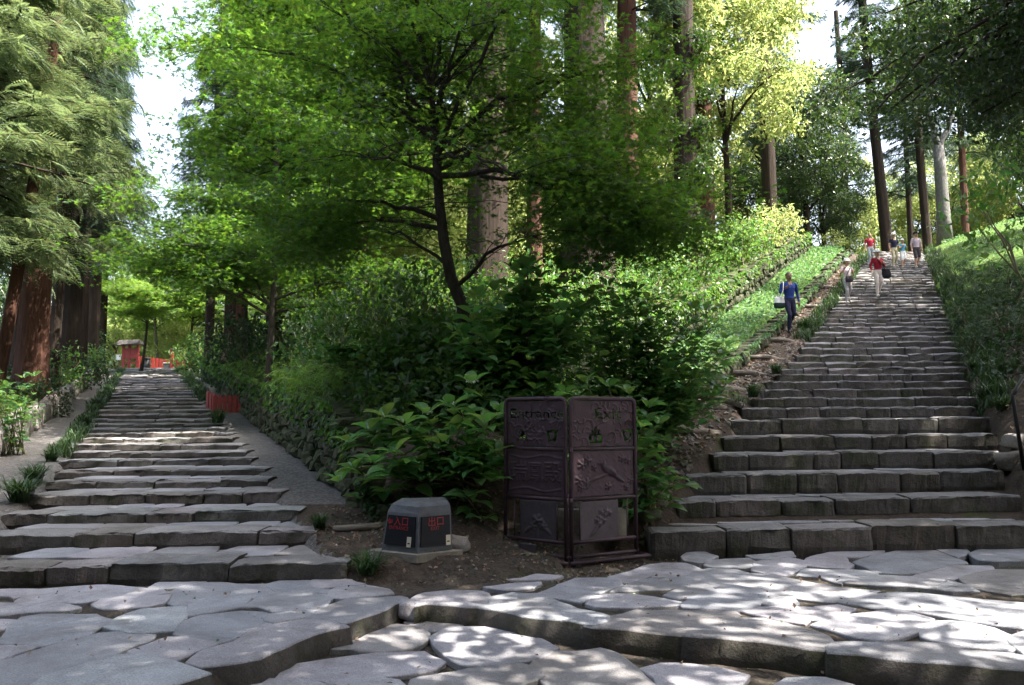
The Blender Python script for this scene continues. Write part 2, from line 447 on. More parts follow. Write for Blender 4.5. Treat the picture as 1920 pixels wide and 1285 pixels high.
def ground(x, y):
    """height and zone: 0 lower joint soil, 1 upper joint soil, 2 gravel, 3 soil, 4 forest, 5 moss lawn"""
    x = np.asarray(x, float); y = np.asarray(y, float)
    zl, zr = zL(y) - 0.05, zR(y) - 0.05
    t, xa, xb, xe = sections(y)
    xl, xr, rl, rr = LxL(y), LxR(y), RxL(y), RxR(y)
    w = 0.06 + 0.012 * np.maximum(y, 0)
    tl = ss(6.6, 8.5, y)
    # left of the left path
    dl = np.maximum(0, xl - WPATH - x)
    left = zl + 0.42 * tl + np.minimum(0.1 * dl, 2.5) * tl
    s = np.clip((x - xa) / np.maximum(xb - xa, 0.1), 0, 1)
    ztopl = zl + 0.95 * t; ztopr = zr + (0.27 + 0.85) * t
    mid = ztopl * (1 - s) + ztopr * s + 0.5 * np.sin(math.pi * s) * t
    db = np.maximum(0, x - rr)
    tr = ss(7.0, 11.0, y)
    bank = zr + (0.10 * ss(0, .3, db) + 0.4 * np.minimum(db, 3.0) + 0.22 * np.maximum(0, np.minimum(db, 12) - 3.0)) * tr
    z = left
    def step(z0, z1, xs, sharp=1.0): 
        k = ss(-w * sharp, 0.02, x - xs); return z0 * (1 - k) + z1 * k
    z = step(z, zl, xl - WPATH)
    z = step(z, zl - 0.22 * tl, xl + 0.12); z = step(z, zl, xr)
    kk = ss(0.0, 1.0, (x - xa) / (w * 1.2)); z = z * (1 - kk) + mid * kk
    kk = ss(0.0, 1.0, (xb - x) / (w * 1.2)); z = np.where(x > xa + (xb - xa) * .5, mid * kk + (zr + 0.27 * t) * (1 - kk), z)
    kk = ss(0.0, 1.0, (xe - x) / (w * 1.2)); z = np.where(x > xb + (xe - xb) * .5, (zr + 0.27 * t) * kk + zr * (1 - kk), z)
    z = np.where(x > rl - 0.5, step(zr, zr - 0.22 * tr, rl + 0.1), z)
    kk = ss(-0.05, 0.12, x - rr); z = np.where(x > rr - 0.2, (zr - .22 * tr) * (1 - kk) + bank * kk, z)
    z = np.where(y < 6.5, GZ - 0.05, z)
    # far hill
    z = z + 0.12 * np.maximum(0, y - 62) * ss(62, 80, y)
    bumpy = 0.05 * np.sin(1.7 * x + 0.6 * y) * np.sin(1.3 * y - .4 * x) + .025 * np.sin(4.1 * x + 2) * np.sin(3.7 * y)
    onfloor = (x < xl - WPATH - .2) | ((x > xa + .2) & (x < xb - .2)) | (x > rr + .25)
    z = np.where(onfloor & (y > 8.2), z + bumpy * 1.6, z)
    z = np.where(y < 8.45, z + 0.022, z)
    z = np.where(y < 8.6, z + 0.012 * np.sin(7 * x) * np.sin(6 * y), z)
    low = y < y_kerb(x)
    kk = ss(0.10, 0.24, y - y_kerb(x))
    z = np.where(y < 7.2, (LZ - 0.035) * (1 - kk) + z * kk, z)
    zone = np.full(x.shape, 4)
    zone = np.where((x > xl - WPATH) & (x < xr), 2, zone)
    zone = np.where((x >= xr) & (x < xa), 2, zone)
    zone = np.where((x >= xa + .05) & (x < xb), 4, zone)
    zone = np.where((x >= xb) & (x < xe), 5, zone)
    zone = np.where((x >= xe) & (x < rr), 3, zone)
    zone = np.where((x >= rr), np.where((y > 24) & (x - rr < 9), 5, 3), zone)
    zone = np.where((y < 9.4) & (x > LxR(np.maximum(y, 6.9))) & (x < 5.5), 3, zone)
    zone = np.where((y < 6.9) | ((y < 8.45) & (x > 0.1 + (8.45 - y) * -0.6)), 1, zone)
    zone = np.where(y < y_kerb(x) + .2, 0, zone)
    return z, zone

def tread(x, y):
    out = -9.0
    for st in (LS, RSt):
        if y >= st['d'][0]:
            i = int(np.searchsorted(st['d'], y + 1e-6)) - 1
            i = min(max(i, 0), len(st['d']) - 1)
            if y < st['d'][-1] + 1.5 and st['xl'][i] <= x <= st['xr'][i]:
                out = max(out, st['z'][i])
    return out
def surf(x, y):
    return max(float(ground(np.array([x]), np.array([y]))[0][0]), tread(x, y))
def gz(x, y): return float(ground(np.array([x]), np.array([y]))[0][0])
def hit(px, py, lo=3.0, hi=90.0):
    """where the line of sight through a pixel first meets the ground or a step"""
    y = lo
    while y < hi:
        p = at_y(px, py, y)
        if p.z <= surf(p.x, p.y): return Vector((p.x, p.y, surf(p.x, p.y)))
        y *= 1.004
    p = at_y(px, py, hi); return Vector((p.x, p.y, surf(p.x, p.y)))
def on_ground(px, y, dz=0.0):
    """a point at a distance under pixel column px"""
    x = (px - 960) / 1493.0 * y * 1.0
    for _ in range(3):
        z = surf(x, y); x = (px - 960) / 1493.0 * (y * cP + (z - EYE) * sP)
    return Vector((x, y, surf(x, y) + dz))

# ---------------------------------------------------------------- ground
ys = [-40, -20, -10, -5, -2, 0, 1, 2, 2.6]
yy = 3.0
while yy < 150:
    ys.append(yy); yy *= 1.0135 if yy < 30 else 1.03
ys = np.array(ys)
us = np.concatenate([np.linspace(-2.6, -1.0, 16)[:-1], np.linspace(-1.0, 1.05, 330), np.linspace(1.05, 2.6, 16)[1:]])
Y, U = np.meshgrid(ys, us, indexing='ij')
X = U * (1.5 + np.maximum(Y, 3.0))
Zg, _z = ground(X, Y)
V = np.stack([X, Y, Zg], -1).reshape(-1, 3)
ny, nx = Y.shape
ii = (np.arange(ny - 1)[:, None] * nx + np.arange(nx - 1)[None, :]).reshape(-1)
Fq = np.stack([ii, ii + 1, ii + nx + 1, ii + nx], 1)
cx = V[Fq].mean(1)
_, zone = ground(cx[:, 0], cx[:, 1])
me = np_mesh('ground', V, Fq, True, zone)
ground_ob = link('ground', me, [M['joint'], M['joint'], M['gravel'], M['soil'], M['forest'], M['moss']])
tag(ground_ob, kind='structure')

# ---------------------------------------------------------------- paving
_zo = {'A': (0, 1020, 4.8), 'B': (360, 1020, 4.364), 'C': (740, 1020, 4.364), 'D': (1120, 1010, 4.571), 'E': (1500, 1010, 4.571)}
def poly(zm, s, z):
    ox, oy, k = _zo[zm]
    n = [float(v) for v in s.split()]
    return [at_z(ox + n[i] / k, oy + n[i + 1] / k, z) for i in range(0, len(n), 2)]
def slab(name, P, z, thick, mat, parent, rng, bev=0.010, step=0.07, rough=0.009, tilt=0.008, shrink=-0.042, face=None):
    P = [Vector((p.x, p.y)) for p in P]
    ar = sum(a.x * b.y - b.x * a.y for a, b in zip(P, P[1:] + P[:1]))
    if ar < 0: P.reverse()
    if shrink:
        n0 = len(P); O = []
        for i in range(n0):
            e1, e2 = (P[i] - P[i - 1]).normalized(), (P[(i + 1) % n0] - P[i]).normalized()
            n1, n2 = Vector((e1.y, -e1.x)), Vector((e2.y, -e2.x)); bsum = n1 + n2
            m_ = bsum / max(.35, 1 + n1.dot(n2)); O.append(P[i] - m_ * shrink)
        P = O
    Q = []
    for a, b in zip(P, P[1:] + P[:1]):
        n = max(1, int((b - a).length / step))
        nrm = Vector((b.y - a.y, a.x - b.x)); nrm.normalize()
        for i in range(n):
            p = a.lerp(b, i / n)
            o = noise.noise(Vector((p.x * 4, p.y * 4, 3.3))) * rough * 2.4 + noise.noise(Vector((p.x * 13, p.y * 13, 5.3))) * rough * 1.6 + rng.uniform(-rough, rough) * .7
            Q.append(p + nrm * o)
    # round the corners a little
    n = len(Q)
    R = [(Q[i - 1] + Q[i] * 10 + Q[(i + 1) % n]) / 12 for i in range(n)]
    nr = []
    for i in range(n):
        d = R[(i + 1) % n] - R[i - 1]; v = Vector((d.y, -d.x)); nr.append(v.normalized() if v.length > 1e-6 else Vector((0, 0)))
    c = sum(R, Vector((0, 0))) / n
    tx, ty = rng.uniform(-tilt, tilt), rng.uniform(-tilt, tilt)
    h = lambda p: z + tx * (p.x - c.x) + ty * (p.y - c.y) + 0.006 * noise.noise(Vector((p.x * 3, p.y * 3, 1)))
    V = []
    for i, p in enumerate(R): V.append((p.x - nr[i].x * .01, p.y - nr[i].y * .01, z - thick))
    if thick > .15:
        for i, p in enumerate(R):
            q = p + nr[i] * (0.012 + 0.02 * noise.noise(Vector((p.x * 5, p.y * 5, 9)))); V.append((q.x, q.y, z - thick * .5))
    for i, p in enumerate(R): V.append((p.x, p.y, h(p) - bev * .9))
    for i, p in enumerate(R):
        q = p - nr[i] * bev * .45; V.append((q.x, q.y, h(q) - bev * .25))
    for i, p in enumerate(R):
        q = p - nr[i] * bev * 1.6; V.append((q.x, q.y, h(q)))
    k = len(V) // n
    F = []
    for r in range(k - 1):
        for i in range(n):
            j = (i + 1) % n; F.append((r * n + i, r * n + j, (r + 1) * n + j, (r + 1) * n + i))
    F.append(tuple((k - 1) * n + i for i in range(n)))
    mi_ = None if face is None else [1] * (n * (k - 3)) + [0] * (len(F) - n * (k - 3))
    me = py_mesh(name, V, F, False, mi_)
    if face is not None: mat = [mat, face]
    sm = [face is not None] * (len(F) - n - 1) + [False] * (n + 1)
    me.polygons.foreach_set('use_smooth', np.array(sm))
    return link(name, me, mat, parent)

UP = """A 0 412 300 402 240 448 150 466 130 452 0 458
A 155 530 330 407 600 385 850 374 1060 378 1250 402 1490 437 1380 458 1020 472 780 515 560 522 340 525
A 870 532 930 497 1080 478 1500 467 1500 490 1440 528 1300 562 1080 578 960 577
A -140 545 500 547 680 580 640 590 330 605 0 645 -140 655
A -120 675 110 677 110 715 80 740 0 758 -120 770
A 130 720 220 657 380 632 830 630 900 670 995 690 960 718 830 763 760 822 600 862 320 917 270 888 20 883 90 800
A -120 920 250 922 260 940 150 978 0 1028 -120 1060
A -300 1160 0 1052 300 962 700 852 900 802 1080 792 1340 822 1300 868 1050 947 970 1002 760 1057 640 1127 380 1187 200 1259 60 1330 -300 1460
A 955 745 1150 642 1300 597 1640 572 1640 640 1560 738 1540 778 1300 793 1200 798 1040 763
A 1205 950 1520 837 1720 852 1910 885 1720 958 1580 1032 1420 1018 1340 978
A 1355 400 1480 342 1640 332 1830 328 1740 355 1600 383 1440 403
B -170 470 -140 382 -30 322 150 312 350 322 600 327 690 390 480 388 380 403 200 437 0 467 -60 497
B 625 325 720 302 880 290 1000 322 1010 365 1110 377 1080 398 940 383 730 383
B 1015 300 1080 267 1260 257 1290 300 1370 330 1140 348 1060 358 1020 350
B 1135 390 1200 362 1420 347 1580 377 1620 408 1400 428 1230 443 1160 423
B -22 554 -5 492 200 457 450 432 440 468 410 510 330 518 170 545 0 575
B -103 720 -90 652 -30 622 100 582 400 547 560 547 640 577 600 628 480 668 380 718 320 757 230 787 60 757 0 743
B 445 510 540 457 660 407 900 390 1000 407 1135 421 1060 508 1000 538 680 547 560 503
B 625 625 660 573 900 553 962 571 930 593 680 637
B 345 435 450 402 600 402 580 428 480 433
C 1185 405 1350 352 1500 287 1780 282 1830 340 1650 398 1520 467
D -60 560 0 502 200 482 480 502 718 556 640 568 400 587 200 592 0 583
D 112 320 300 282 400 232 560 207 740 207 895 265 720 298 530 323 420 302 380 330 250 368 160 348
D 165 450 330 382 480 342 757 400 560 428 420 438
D 565 340 960 257 1180 267 1280 302 1500 317 1740 362 2060 422 2365 450 2200 488 2010 533 1740 503 1420 468 1170 398 1060 413 960 393 820 388
D 745 570 830 522 980 462 1170 407 1400 442 1418 510 1340 548 1330 578 1200 613 1010 598 760 593
D 605 480 760 422 900 397 968 430 950 458 840 488 700 508
D 1425 525 1520 502 1657 502 1667 558 1560 568 1440 543
D 1245 610 1400 592 1600 582 1827 592 1810 658 1760 717 1580 688 1400 648
D 735 155 800 127 900 117 1005 150 930 188 860 203 760 188
D 945 215 1010 182 1280 167 1337 210 1330 237 1180 237 1000 233
D 1355 270 1380 202 1500 177 1660 167 1805 205 1700 258 1580 307 1440 287
D 1305 150 1640 117 1660 148 1430 178 1340 168
E 5 300 70 252 330 262 560 272 637 295 500 328 350 367 200 318
E 78 165 300 97 340 150 427 218 400 248 200 238 90 228
E 333 100 500 72 697 80 680 113 480 148 350 148
E 480 195 700 127 950 87 1130 82 1240 132 1397 200 1230 228 980 287 830 297 680 287 600 248
E 1205 100 1280 67 1370 67 1417 110 1350 158 1300 138
E 1005 310 1200 252 1350 232 1610 232 1637 260 1400 318 1180 342
E 415 375 560 332 700 322 960 332 1160 352 1280 372 1400 402 1487 448 1300 443 1100 423 920 408 700 403
E 1405 340 1530 292 1700 272 1920 272 2200 292 2200 460 1800 468 1500 418
E 1485 130 1600 92 1750 67 2200 62 2200 190 1700 198 1560 188
E 335 535 600 492 850 467 1100 482 1500 522 1900 562 2200 602 2200 790 1900 767 1450 697 1250 657 1050 622 860 602 640 587
E 135 745 300 682 560 642 760 622 900 627 1095 680 1060 738 960 787 780 847 640 857 500 837 330 787
E 112 640 170 582 330 572 437 600 340 638 200 687 130 687
E 1105 720 1300 702 1450 722 1640 762 1790 832 1827 900 1780 952 1540 927 1280 882 1110 857 1040 760
E 1835 850 1950 802 2250 832 2250 980 1950 987 1850 910
C 770 262 900 247 1180 250 1330 262 1260 280 960 284
C 780 350 960 330 1160 322 1120 362 900 372"""
LOW = """B 1185 850 1350 802 1540 702 1680 672 1860 702 1907 740 1900 788 1760 847 1560 877 1400 867 1330 848
B 725 1080 760 1002 1000 972 1300 922 1520 897 1880 887 2035 960 1960 1008 1760 1047 1520 1072 1240 1137 1140 1108 1060 1082 900 1073
B 400 1132 560 1102 900 1112 1080 1162 1100 1250 1100 1420 100 1420
B 1265 1170 1540 1092 1660 1112 1717 1160 1760 1250 1700 1420 1220 1420
C 115 640 250 617 420 627 527 665 450 688 320 708 240 688
C 315 770 450 702 600 687 800 692 960 712 1150 772 1305 850 1240 897 1160 937 860 977 720 997 600 997 500 957 400 867
C 165 1120 500 1052 900 1002 1020 997 1150 1052 1175 1090 1030 1137 900 1250 700 1420 100 1420
C 1160 1010 1200 932 1300 882 1500 887 1680 862 1800 902 1895 990 2055 1110 2115 1180 1960 1300 1500 1330 1240 1120
D 415 1120 560 1082 800 1092 1050 1122 1255 1170 1180 1227 1100 1300 1000 1420 680 1420 520 1190
E -200 1280 -80 1212 200 1202 415 1257 700 1420 -200 1420
E 520 1310 900 1270 1500 1290 1800 1420 760 1430
E 1600 1290 2050 1240 2400 1300 2350 1450 1850 1420"""
KB = """A 260 1300 400 1202 650 1142 880 1052 1000 1012 1210 1007 1500 1072 1640 1112 1818 1180 1660 1228 1500 1288 1200 1420 700 1560 260 1620
B 0 960 200 842 340 792 580 652 740 622 1130 614 1190 632 1232 665 1100 688 960 728 740 828 500 922 300 957 100 997
B 965 600 1080 532 1250 452 1420 437 1690 432 1738 460 1640 488 1560 528 1380 588 1240 638 1195 615 1060 605
C 163 510 200 442 260 402 460 382 700 387 767 420 700 478 650 507 400 497 250 467
C 695 500 790 432 960 392 1150 402 1300 452 1500 522 1740 582 1720 610 1597 648 1450 618 1280 593 1180 598 900 543
D -58 726 0 702 140 652 350 607 500 612 900 627 1170 632 1188 650 960 708 795 788 690 798 400 768 100 738
D 793 817 960 717 1240 677 1500 672 1620 732 1800 767 1930 832 1998 900 1985 938 1820 913 1400 868 1200 858 1060 838
E 293 960 330 902 460 882 900 902 1250 922 1500 987 1800 1002 2100 1062 2300 1180 2000 1138 1300 1063 900 1033 560 983
E 2330 1180 2130 1064 2300 1010 2700 1060 3100 1130 3100 1300 2700 1240"""
rng = random.Random(3)
up_pave = tag(link('upper_pavement', np_mesh('upper_pavement', np.array([[-6.5, 5.6, .10], [-4.5, 5.6, .10], [-4.5, 6.3, .10], [-6.5, 6.3, .10]]), np.array([[0, 1, 2, 3]])), M['joint']), kind='structure')
low_pave = tag(link('lower_pavement', np_mesh('lower_pavement', np.array([[-2, 1, -.06], [2, 1, -.06], [2, 3, -.06], [-2, 3, -.06]]), np.array([[0, 1, 2, 3]])), M['joint']), kind='structure')
polys = []
for txt, z, par in ((UP, GZ, up_pave), (LOW, LZ, low_pave)):
    for ln in txt.strip().split('\n'):
        P = poly(ln[0], ln[2:], z)
        polys.append((z, [(p.x, p.y) for p in P]))
        slab('paving_stone', P, z + rng.uniform(-.006, .008), 0.09, M['paver'], par, rng)
kerb = thing('stone_kerb', KERB[4], 'long V-shaped kerb of rough grey stone blocks edging the upper paving', 'kerb')
for ln in KB.strip().split('\n'):
    P = [p - kerb.location for p in poly(ln[0], ln[2:], GZ)]
    for p in P: p.z = 0
    slab('kerb_stone', P, 0.0 + rng.uniform(-.006, .012), 0.27, M['kerb'], kerb, rng, bev=0.014, step=0.09, rough=0.018, tilt=0.012, face=M['riser'])  # kerb sides share the darker, shade-toned front material
# more of the same paving beside and behind the frame
def inside(p, Q):
    c = False
    for (x1, y1), (x2, y2) in zip(Q, Q[1:] + Q[:1]):
        if (y1 > p[1]) != (y2 > p[1]) and p[0] < (x2 - x1) * (p[1] - y1) / (y2 - y1) + x1: c = not c
    return c
for gx in np.arange(-8.5, 9, 0.86):
    for gy in np.arange(-1.5, 8.2, 0.62):
        x, y = gx + rng.uniform(-.1, .1) + (0.4 if int(gy / .62) % 2 else 0), gy + rng.uniform(-.06, .06)
        if y > 0.8:
            q = proj((x, y, .1))
            if -90 < q[0] < 2010 and q[1] < 1380: continue
        yk = float(y_kerb(x))
        z = GZ if y > yk + .75 else LZ
        if abs(y - yk) < .42 or (z > LZ and yk + .35 < y < yk + .75): continue
        if y > 6.3 and x < 3: continue
        if any(inside((x + a, y + b), Q) for zz, Q in polys for a in (-.4, 0, .4) for b in (-.3, 0, .3)): continue
        n = 7
        P = [Vector((x + .40 * math.cos(a * 2 * math.pi / n + .3) * rng.uniform(.82, 1.08), y + .29 * math.sin(a * 2 * math.pi / n + .3) * rng.uniform(.82, 1.08), z)) for a in range(n)]
        slab('paving_stone', P, z, 0.08, M['paver'], up_pave if z > LZ else low_pave, rng, step=.2)

# ---------------------------------------------------------------- the two flights of steps
def block(x0, x1, y, dep, zt, h, rng, nx, wob=1.0, tiltz=0.0, skew=0.0, xm=0.0, xw=1.0, rnd=1.0):
    prof = [(0.03, -h), (-0.012, -h * .55), (0.0, -.016 * rnd), (0.004 * rnd, -.005 * rnd), (0.018 * rnd, 0.0), (dep * .6, .004), (dep, -.004), (dep + .01, -h)]
    V = []; np_ = len(prof)
    sd = rng.uniform(0, 99)
    dz, dy = rng.uniform(-.012, .014) * wob, rng.uniform(-.025, .02) * wob
    for i in range(nx + 1):
        u = i / nx; x = x0 + (x1 - x0) * u
        e = 1.0 if 0 < i < nx else 0.0
        for j, (py_, pz) in enumerate(prof):
            q = Vector((x * 2.6, j * 1.7 + sd, sd))
            oy = noise.noise(q) * .035 * wob * (1 if j < 5 else 0) + (0.02 * (1 - e) if j < 5 else 0)
            oy += (noise.noise(Vector((x * 8, j * 2.3 + sd, 4))) * .026 + noise.noise(Vector((x * 21, j * 3.1 + sd, 6))) * .014) * wob * (1 if j < 6 else 0)
            oz = (noise.noise(Vector((x * 9, j + sd, 8))) * .012 + noise.noise(Vector((x * 23, j + sd, 3))) * .008) * wob * (1 if 1 <= j <= 5 else 0) + noise.noise(q + Vector((7, 0, 0))) * .018 * wob * (1 if 1 <= j <= 6 else 0) - (0.012 * (1 - e) if 1 < j < 7 else 0)
            xx = (x - xm) / xw
            V.append((x, y + py_ + oy + dy + skew * xx, zt + pz + oz + dz + tiltz * xx))
    F = []
    for i in range(nx):
        for j in range(np_ - 1):
            a = i * np_ + j; F.append((a, a + np_, a + np_ + 1, a + 1))
    F.append(tuple(range(np_))); F.append(tuple(nx * np_ + j for j in range(np_ - 1, -1, -1)))
    return V, F

def flight(name, st, label, matkey, nper, seed, skew, tiltz):
    rng = random.Random(seed)
    n = len(st['d'])
    base = Vector(((st['xl'][0] + st['xr'][0]) / 2, st['d'][0], GZ))
    bed = MB()
    for i in range(n):
        d, z, a, b = st['d'][i], st['z'][i] - .05, st['xl'][i] + .06, st['xr'][i] - .06
        d2 = st['d'][i + 1] if i + 1 < n else d + 1.5
        zb = (st['z'][i - 1] if i else GZ) - .25
        sk = skew
        P = [(a, d + .1 - sk / 2, zb), (b, d + .1 + sk / 2, zb), (b, d2 + .12 + sk / 2, zb), (a, d2 + .12 - sk / 2, zb)]
        Q = [(p[0], p[1], z) for p in P]
        bed.add([Vector(p) - base for p in P + Q], [(4, 5, 6, 7), (0, 1, 5, 4), (1, 2, 6, 5), (3, 0, 4, 7)])
    root = bed.build(name, M['tread'], loc=base)
    tag(root, label, 'staircase')
    zr_ = 0
    for i in range(n):
        d, z, a, b = st['d'][i], st['z'][i], st['xl'][i], st['xr'][i]
        h = z - (st['z'][i - 1] if i else GZ) + .1
        d2 = st['d'][i + 1] if i + 1 < n else d + 1.0
        trd = d2 - d
        a += rng.uniform(-.07, .07); b += rng.uniform(-.07, .07)
        cnt = max(2, nper + rng.choice([-1, 0, 0, 1]))
        cuts = [0.0]
        ws = [rng.uniform(.5, 1.7) for _ in range(cnt)]
        for w_ in ws: cuts.append(cuts[-1] + w_)
        cuts = [a + (b - a) * c / cuts[-1] for c in cuts]
        near = 3 if d < 10.5 else (2 if d < 17 else 1)
        xm, xw = (a + b) / 2, (b - a)
        for p, q in zip(cuts[:-1], cuts[1:]):
            gap = rng.uniform(.004, .016)
            nx = {3: 22, 2: 9, 1: 3}[near]
            dep = min(trd * .98, rng.uniform(.36, .52))
            Vb, Fb = block(p + gap, q - gap, d, dep, z, h, rng, nx, 1.0 if near > 1 else 1.15, tiltz, skew, xm, xw, {3: 1.0, 2: 1.6, 1: 2.6}[near])
            link('step_stone', py_mesh('step_stone', [Vector(v) - base for v in Vb], Fb, False, [1 if (q_ % 7 < 2 and q_ < nx * 7) or q_ >= nx * 7 else 0 for q_ in range(len(Fb))]), [M['tread'], M['riser']], root)  # front and end faces take the darker, shade-toned stone
        if trd > .62 and d < 12.0:                   # flat stones on the deep lower treads
            x = a + .1
            while x < b - .15:
                wdt = rng.uniform(.35, .8); x2 = min(x + wdt, b - .05)
                y0 = d + .50 + rng.uniform(0, .05) + skew * ((x + x2) / 2 - xm) / xw; y1 = d2 + .02 + skew * ((x + x2) / 2 - xm) / xw
                if x2 - x > .2 and y1 - y0 > .1:
                    PP = [Vector((x + .02, y0 + rng.uniform(0, .05), 0)), Vector(((x + x2) / 2, y0 - rng.uniform(0, .04), 0)), Vector((x2 - .02, y0 + rng.uniform(0, .06), 0)), Vector((x2 - .02 - rng.uniform(0, .1), y1, 0)), Vector((x + rng.uniform(.02, .12), y1, 0))]
                    slab('paving_stone', [v - base for v in PP], z - rng.uniform(0, .02) - base.z + tiltz * ((x + x2) / 2 - xm) / xw, 0.06, M['paver'], root, rng, step=.16)
                x = x2
    return root
flight('stone_stairway', LS, 'narrow worn stone stairway climbing left towards the red gate between cedars', 'step', 4, 21, 0.18, 0.015)
flight('stone_stairway', RSt, 'wide steep stone stairway on which the visitors walk down', 'step', 6, 22, 0.22, 0.045)

# ---------------------------------------------------------------- rubble walls
def rock_mesh(rng, detail=1, flat=1.0):
    bm = bmesh.new()
    bmesh.ops.create_icosphere(bm, subdivisions=detail, radius=0.5)
    sd = rng.uniform(0, 99)
    for v in bm.verts:
        c = v.co.copy()
        m_ = max(abs(c.x), abs(c.y), abs(c.z))
        c = c.lerp(c * (0.5 / m_) * .96, .8)
        c *= 1 + .3 * noise.noise(c * 2.0 + Vector((sd, 0, 0)))
        v.co = Vector((c.x, c.y, c.z * flat))
    me = bpy.data.meshes.new('stone'); bm.to_mesh(me); bm.free()
    me.polygons.foreach_set('use_smooth', np.full(len(me.polygons), False))
    return me
_rr = random.Random(5)
ROCK = [rock_mesh(_rr, 2) for _ in range(7)]
for r_ in ROCK: r_.materials.append(M['wallstone'])
ROCKE = [rock_mesh(_rr, 2) for _ in range(6)]
for r_ in ROCKE: r_.materials.append(M['edgestone'])

def rubble(name, label, xf, y0, y1, zf, hf, size, rocks, rng, face, limit=300, rows=None, upright=False):
    """stones set along the line x = xf(y), growing with distance so that each stays worth a piece"""
    b = Vector((float(xf(y0)), y0, float(zf(y0))))
    root = thing(name, b, label, 'wall')
    y = y0; cnt = 0
    while y < y1 and cnt < limit:
        s = size * (1 + .025 * max(0, y - 12))
        h = float(hf(y))
        ly = s * (.75 if upright else 1.25)
        nrow = 1 if upright else max(1, int(round(h / s)))
        for r in range(nrow):
            yc = y + ly * (.5 + (.5 if r % 2 else 0)) + rng.uniform(-.05, .05)
            xc = float(xf(yc)); zb = float(zf(yc))
            sz = h / nrow
            o = link('stone', rng.choice(rocks), None, root)
            # local frame: along the wall line
            dx = float(xf(yc + .2) - xf(yc - .2)); ang = math.atan2(.4, dx) 
            o.location = Vector((xc + face * rng.uniform(-.02, .05), yc, zb + sz * (r + .5) + rng.uniform(-.02, .02))) - b
            o.rotation_euler = (rng.uniform(-.08, .08) + (math.pi if rng.random() < .5 else 0), rng.uniform(-.1, .1), ang + (math.pi if rng.random() < .5 else 0) + rng.uniform(-.12, .12))
            o.scale = (ly * rng.uniform(1.0, 1.3) / math.sin(max(ang if ang < math.pi / 2 else math.pi - ang, .5)), (.5 if not upright else .3) * rng.uniform(.8, 1.1), sz * (rng.uniform(1.05, 1.25) if not upright else rng.uniform(.95, 1.3)))
            cnt += 1
        y += ly
    return root
rubble('retaining_wall', 'dark mossy rubble retaining wall beside the gravel strip of the narrow stairway', lambda y: LxR(y) + .97, 8.3, 44, lambda y: zL(y) - .06, lambda y: .97 * ss(7.8, 10.8, y) + .02, .19, ROCK, random.Random(31), 1)
rubble('retaining_wall', 'upper rubble retaining wall above the bright ground cover strip', lambda y: sections(y)[2] - .03, 10.6, 38, lambda y: zR(y) + .22 * sections(y)[0], lambda y: .85 * sections(y)[0] + .02, .21, ROCK, random.Random(32), -1)
rubble('edging_wall', 'low stone edging below the ground cover strip beside the log path', lambda y: sections(y)[3], 9.2, 39, lambda y: zR(y) - .08, lambda y: .24 * sections(y)[0] + .04, .27, ROCK, random.Random(33), 1)
rubble('edging_wall', 'low wall of upright stones edging the pale dirt path on the left', lambda y: LxL(y) - WPATH, 8.2, 44, lambda y: zL(y) - .1, lambda y: .2 + .35 * ss(6.6, 9, y), .42, ROCKE, random.Random(34), 1, upright=True)
# ================================================================ trees
def leaf_quad(l, w, droop=0.12):
    """a pointed leaf of two folded triangles each side: 4 tris as 2 quads"""
    return (np.array([(0, 0, 0), (w / 2, l * .45, w * .16), (0, l, -l * droop), (-w / 2, l * .45, w * .16)]), np.array([(0, 1, 2, 3)]))
def maple_leaf(r):
    V = [(0, 0, 0)]; F = []
    for a, k in ((-88, .62), (-42, .92), (0, 1.0), (42, .92), (88, .62)):
        t = math.radians(a)
        tip = (math.sin(t) * r * k, math.cos(t) * r * k, -r * .18 * k)
        b1 = (math.sin(t - .34) * r * k * .42, math.cos(t - .34) * r * k * .42, 0)
        b2 = (math.sin(t + .34) * r * k * .42, math.cos(t + .34) * r * k * .42, 0)
        i = len(V); V += [b1, tip, b2]; F.append((0, i, i + 1, i + 2))
    return np.array(V), np.array(F)
def frond(n=9, L=.6, W=.16, curve=.35, strip=.035):
    """a drooping feathery spray: stem with narrow side sprays"""
    V = []; F = []
    def stem(t): return np.array([0, L * t, -curve * L * t * t])
    for i in range(n):
        t = (i + .6) / n
        p = stem(t); w = W * (1 - .75 * t ** 1.5) * (1.0)
        for sgn in (-1, 1):
            d = np.array([sgn * w, w * 1.0, -w * .25]); s_ = np.array([0, strip * (1 - .4 * t), 0])
            m = p + d * .5 + s_ * .7 + np.array([0, 0, .01]); m2 = p + d * .5 - s_ * .55
            i0 = len(V); V += [p, m2, p + d, m]; F.append((i0, i0 + 1, i0 + 2, i0 + 3))
    e = stem(1.0); a = stem(.3)
    i0 = len(V); V += [a + [strip * .3, 0, 0], e, a - [strip * .3, 0, 0], stem(.0)]; F.append((i0, i0 + 1, i0 + 2, i0 + 3))
    return np.array(V), np.array(F)

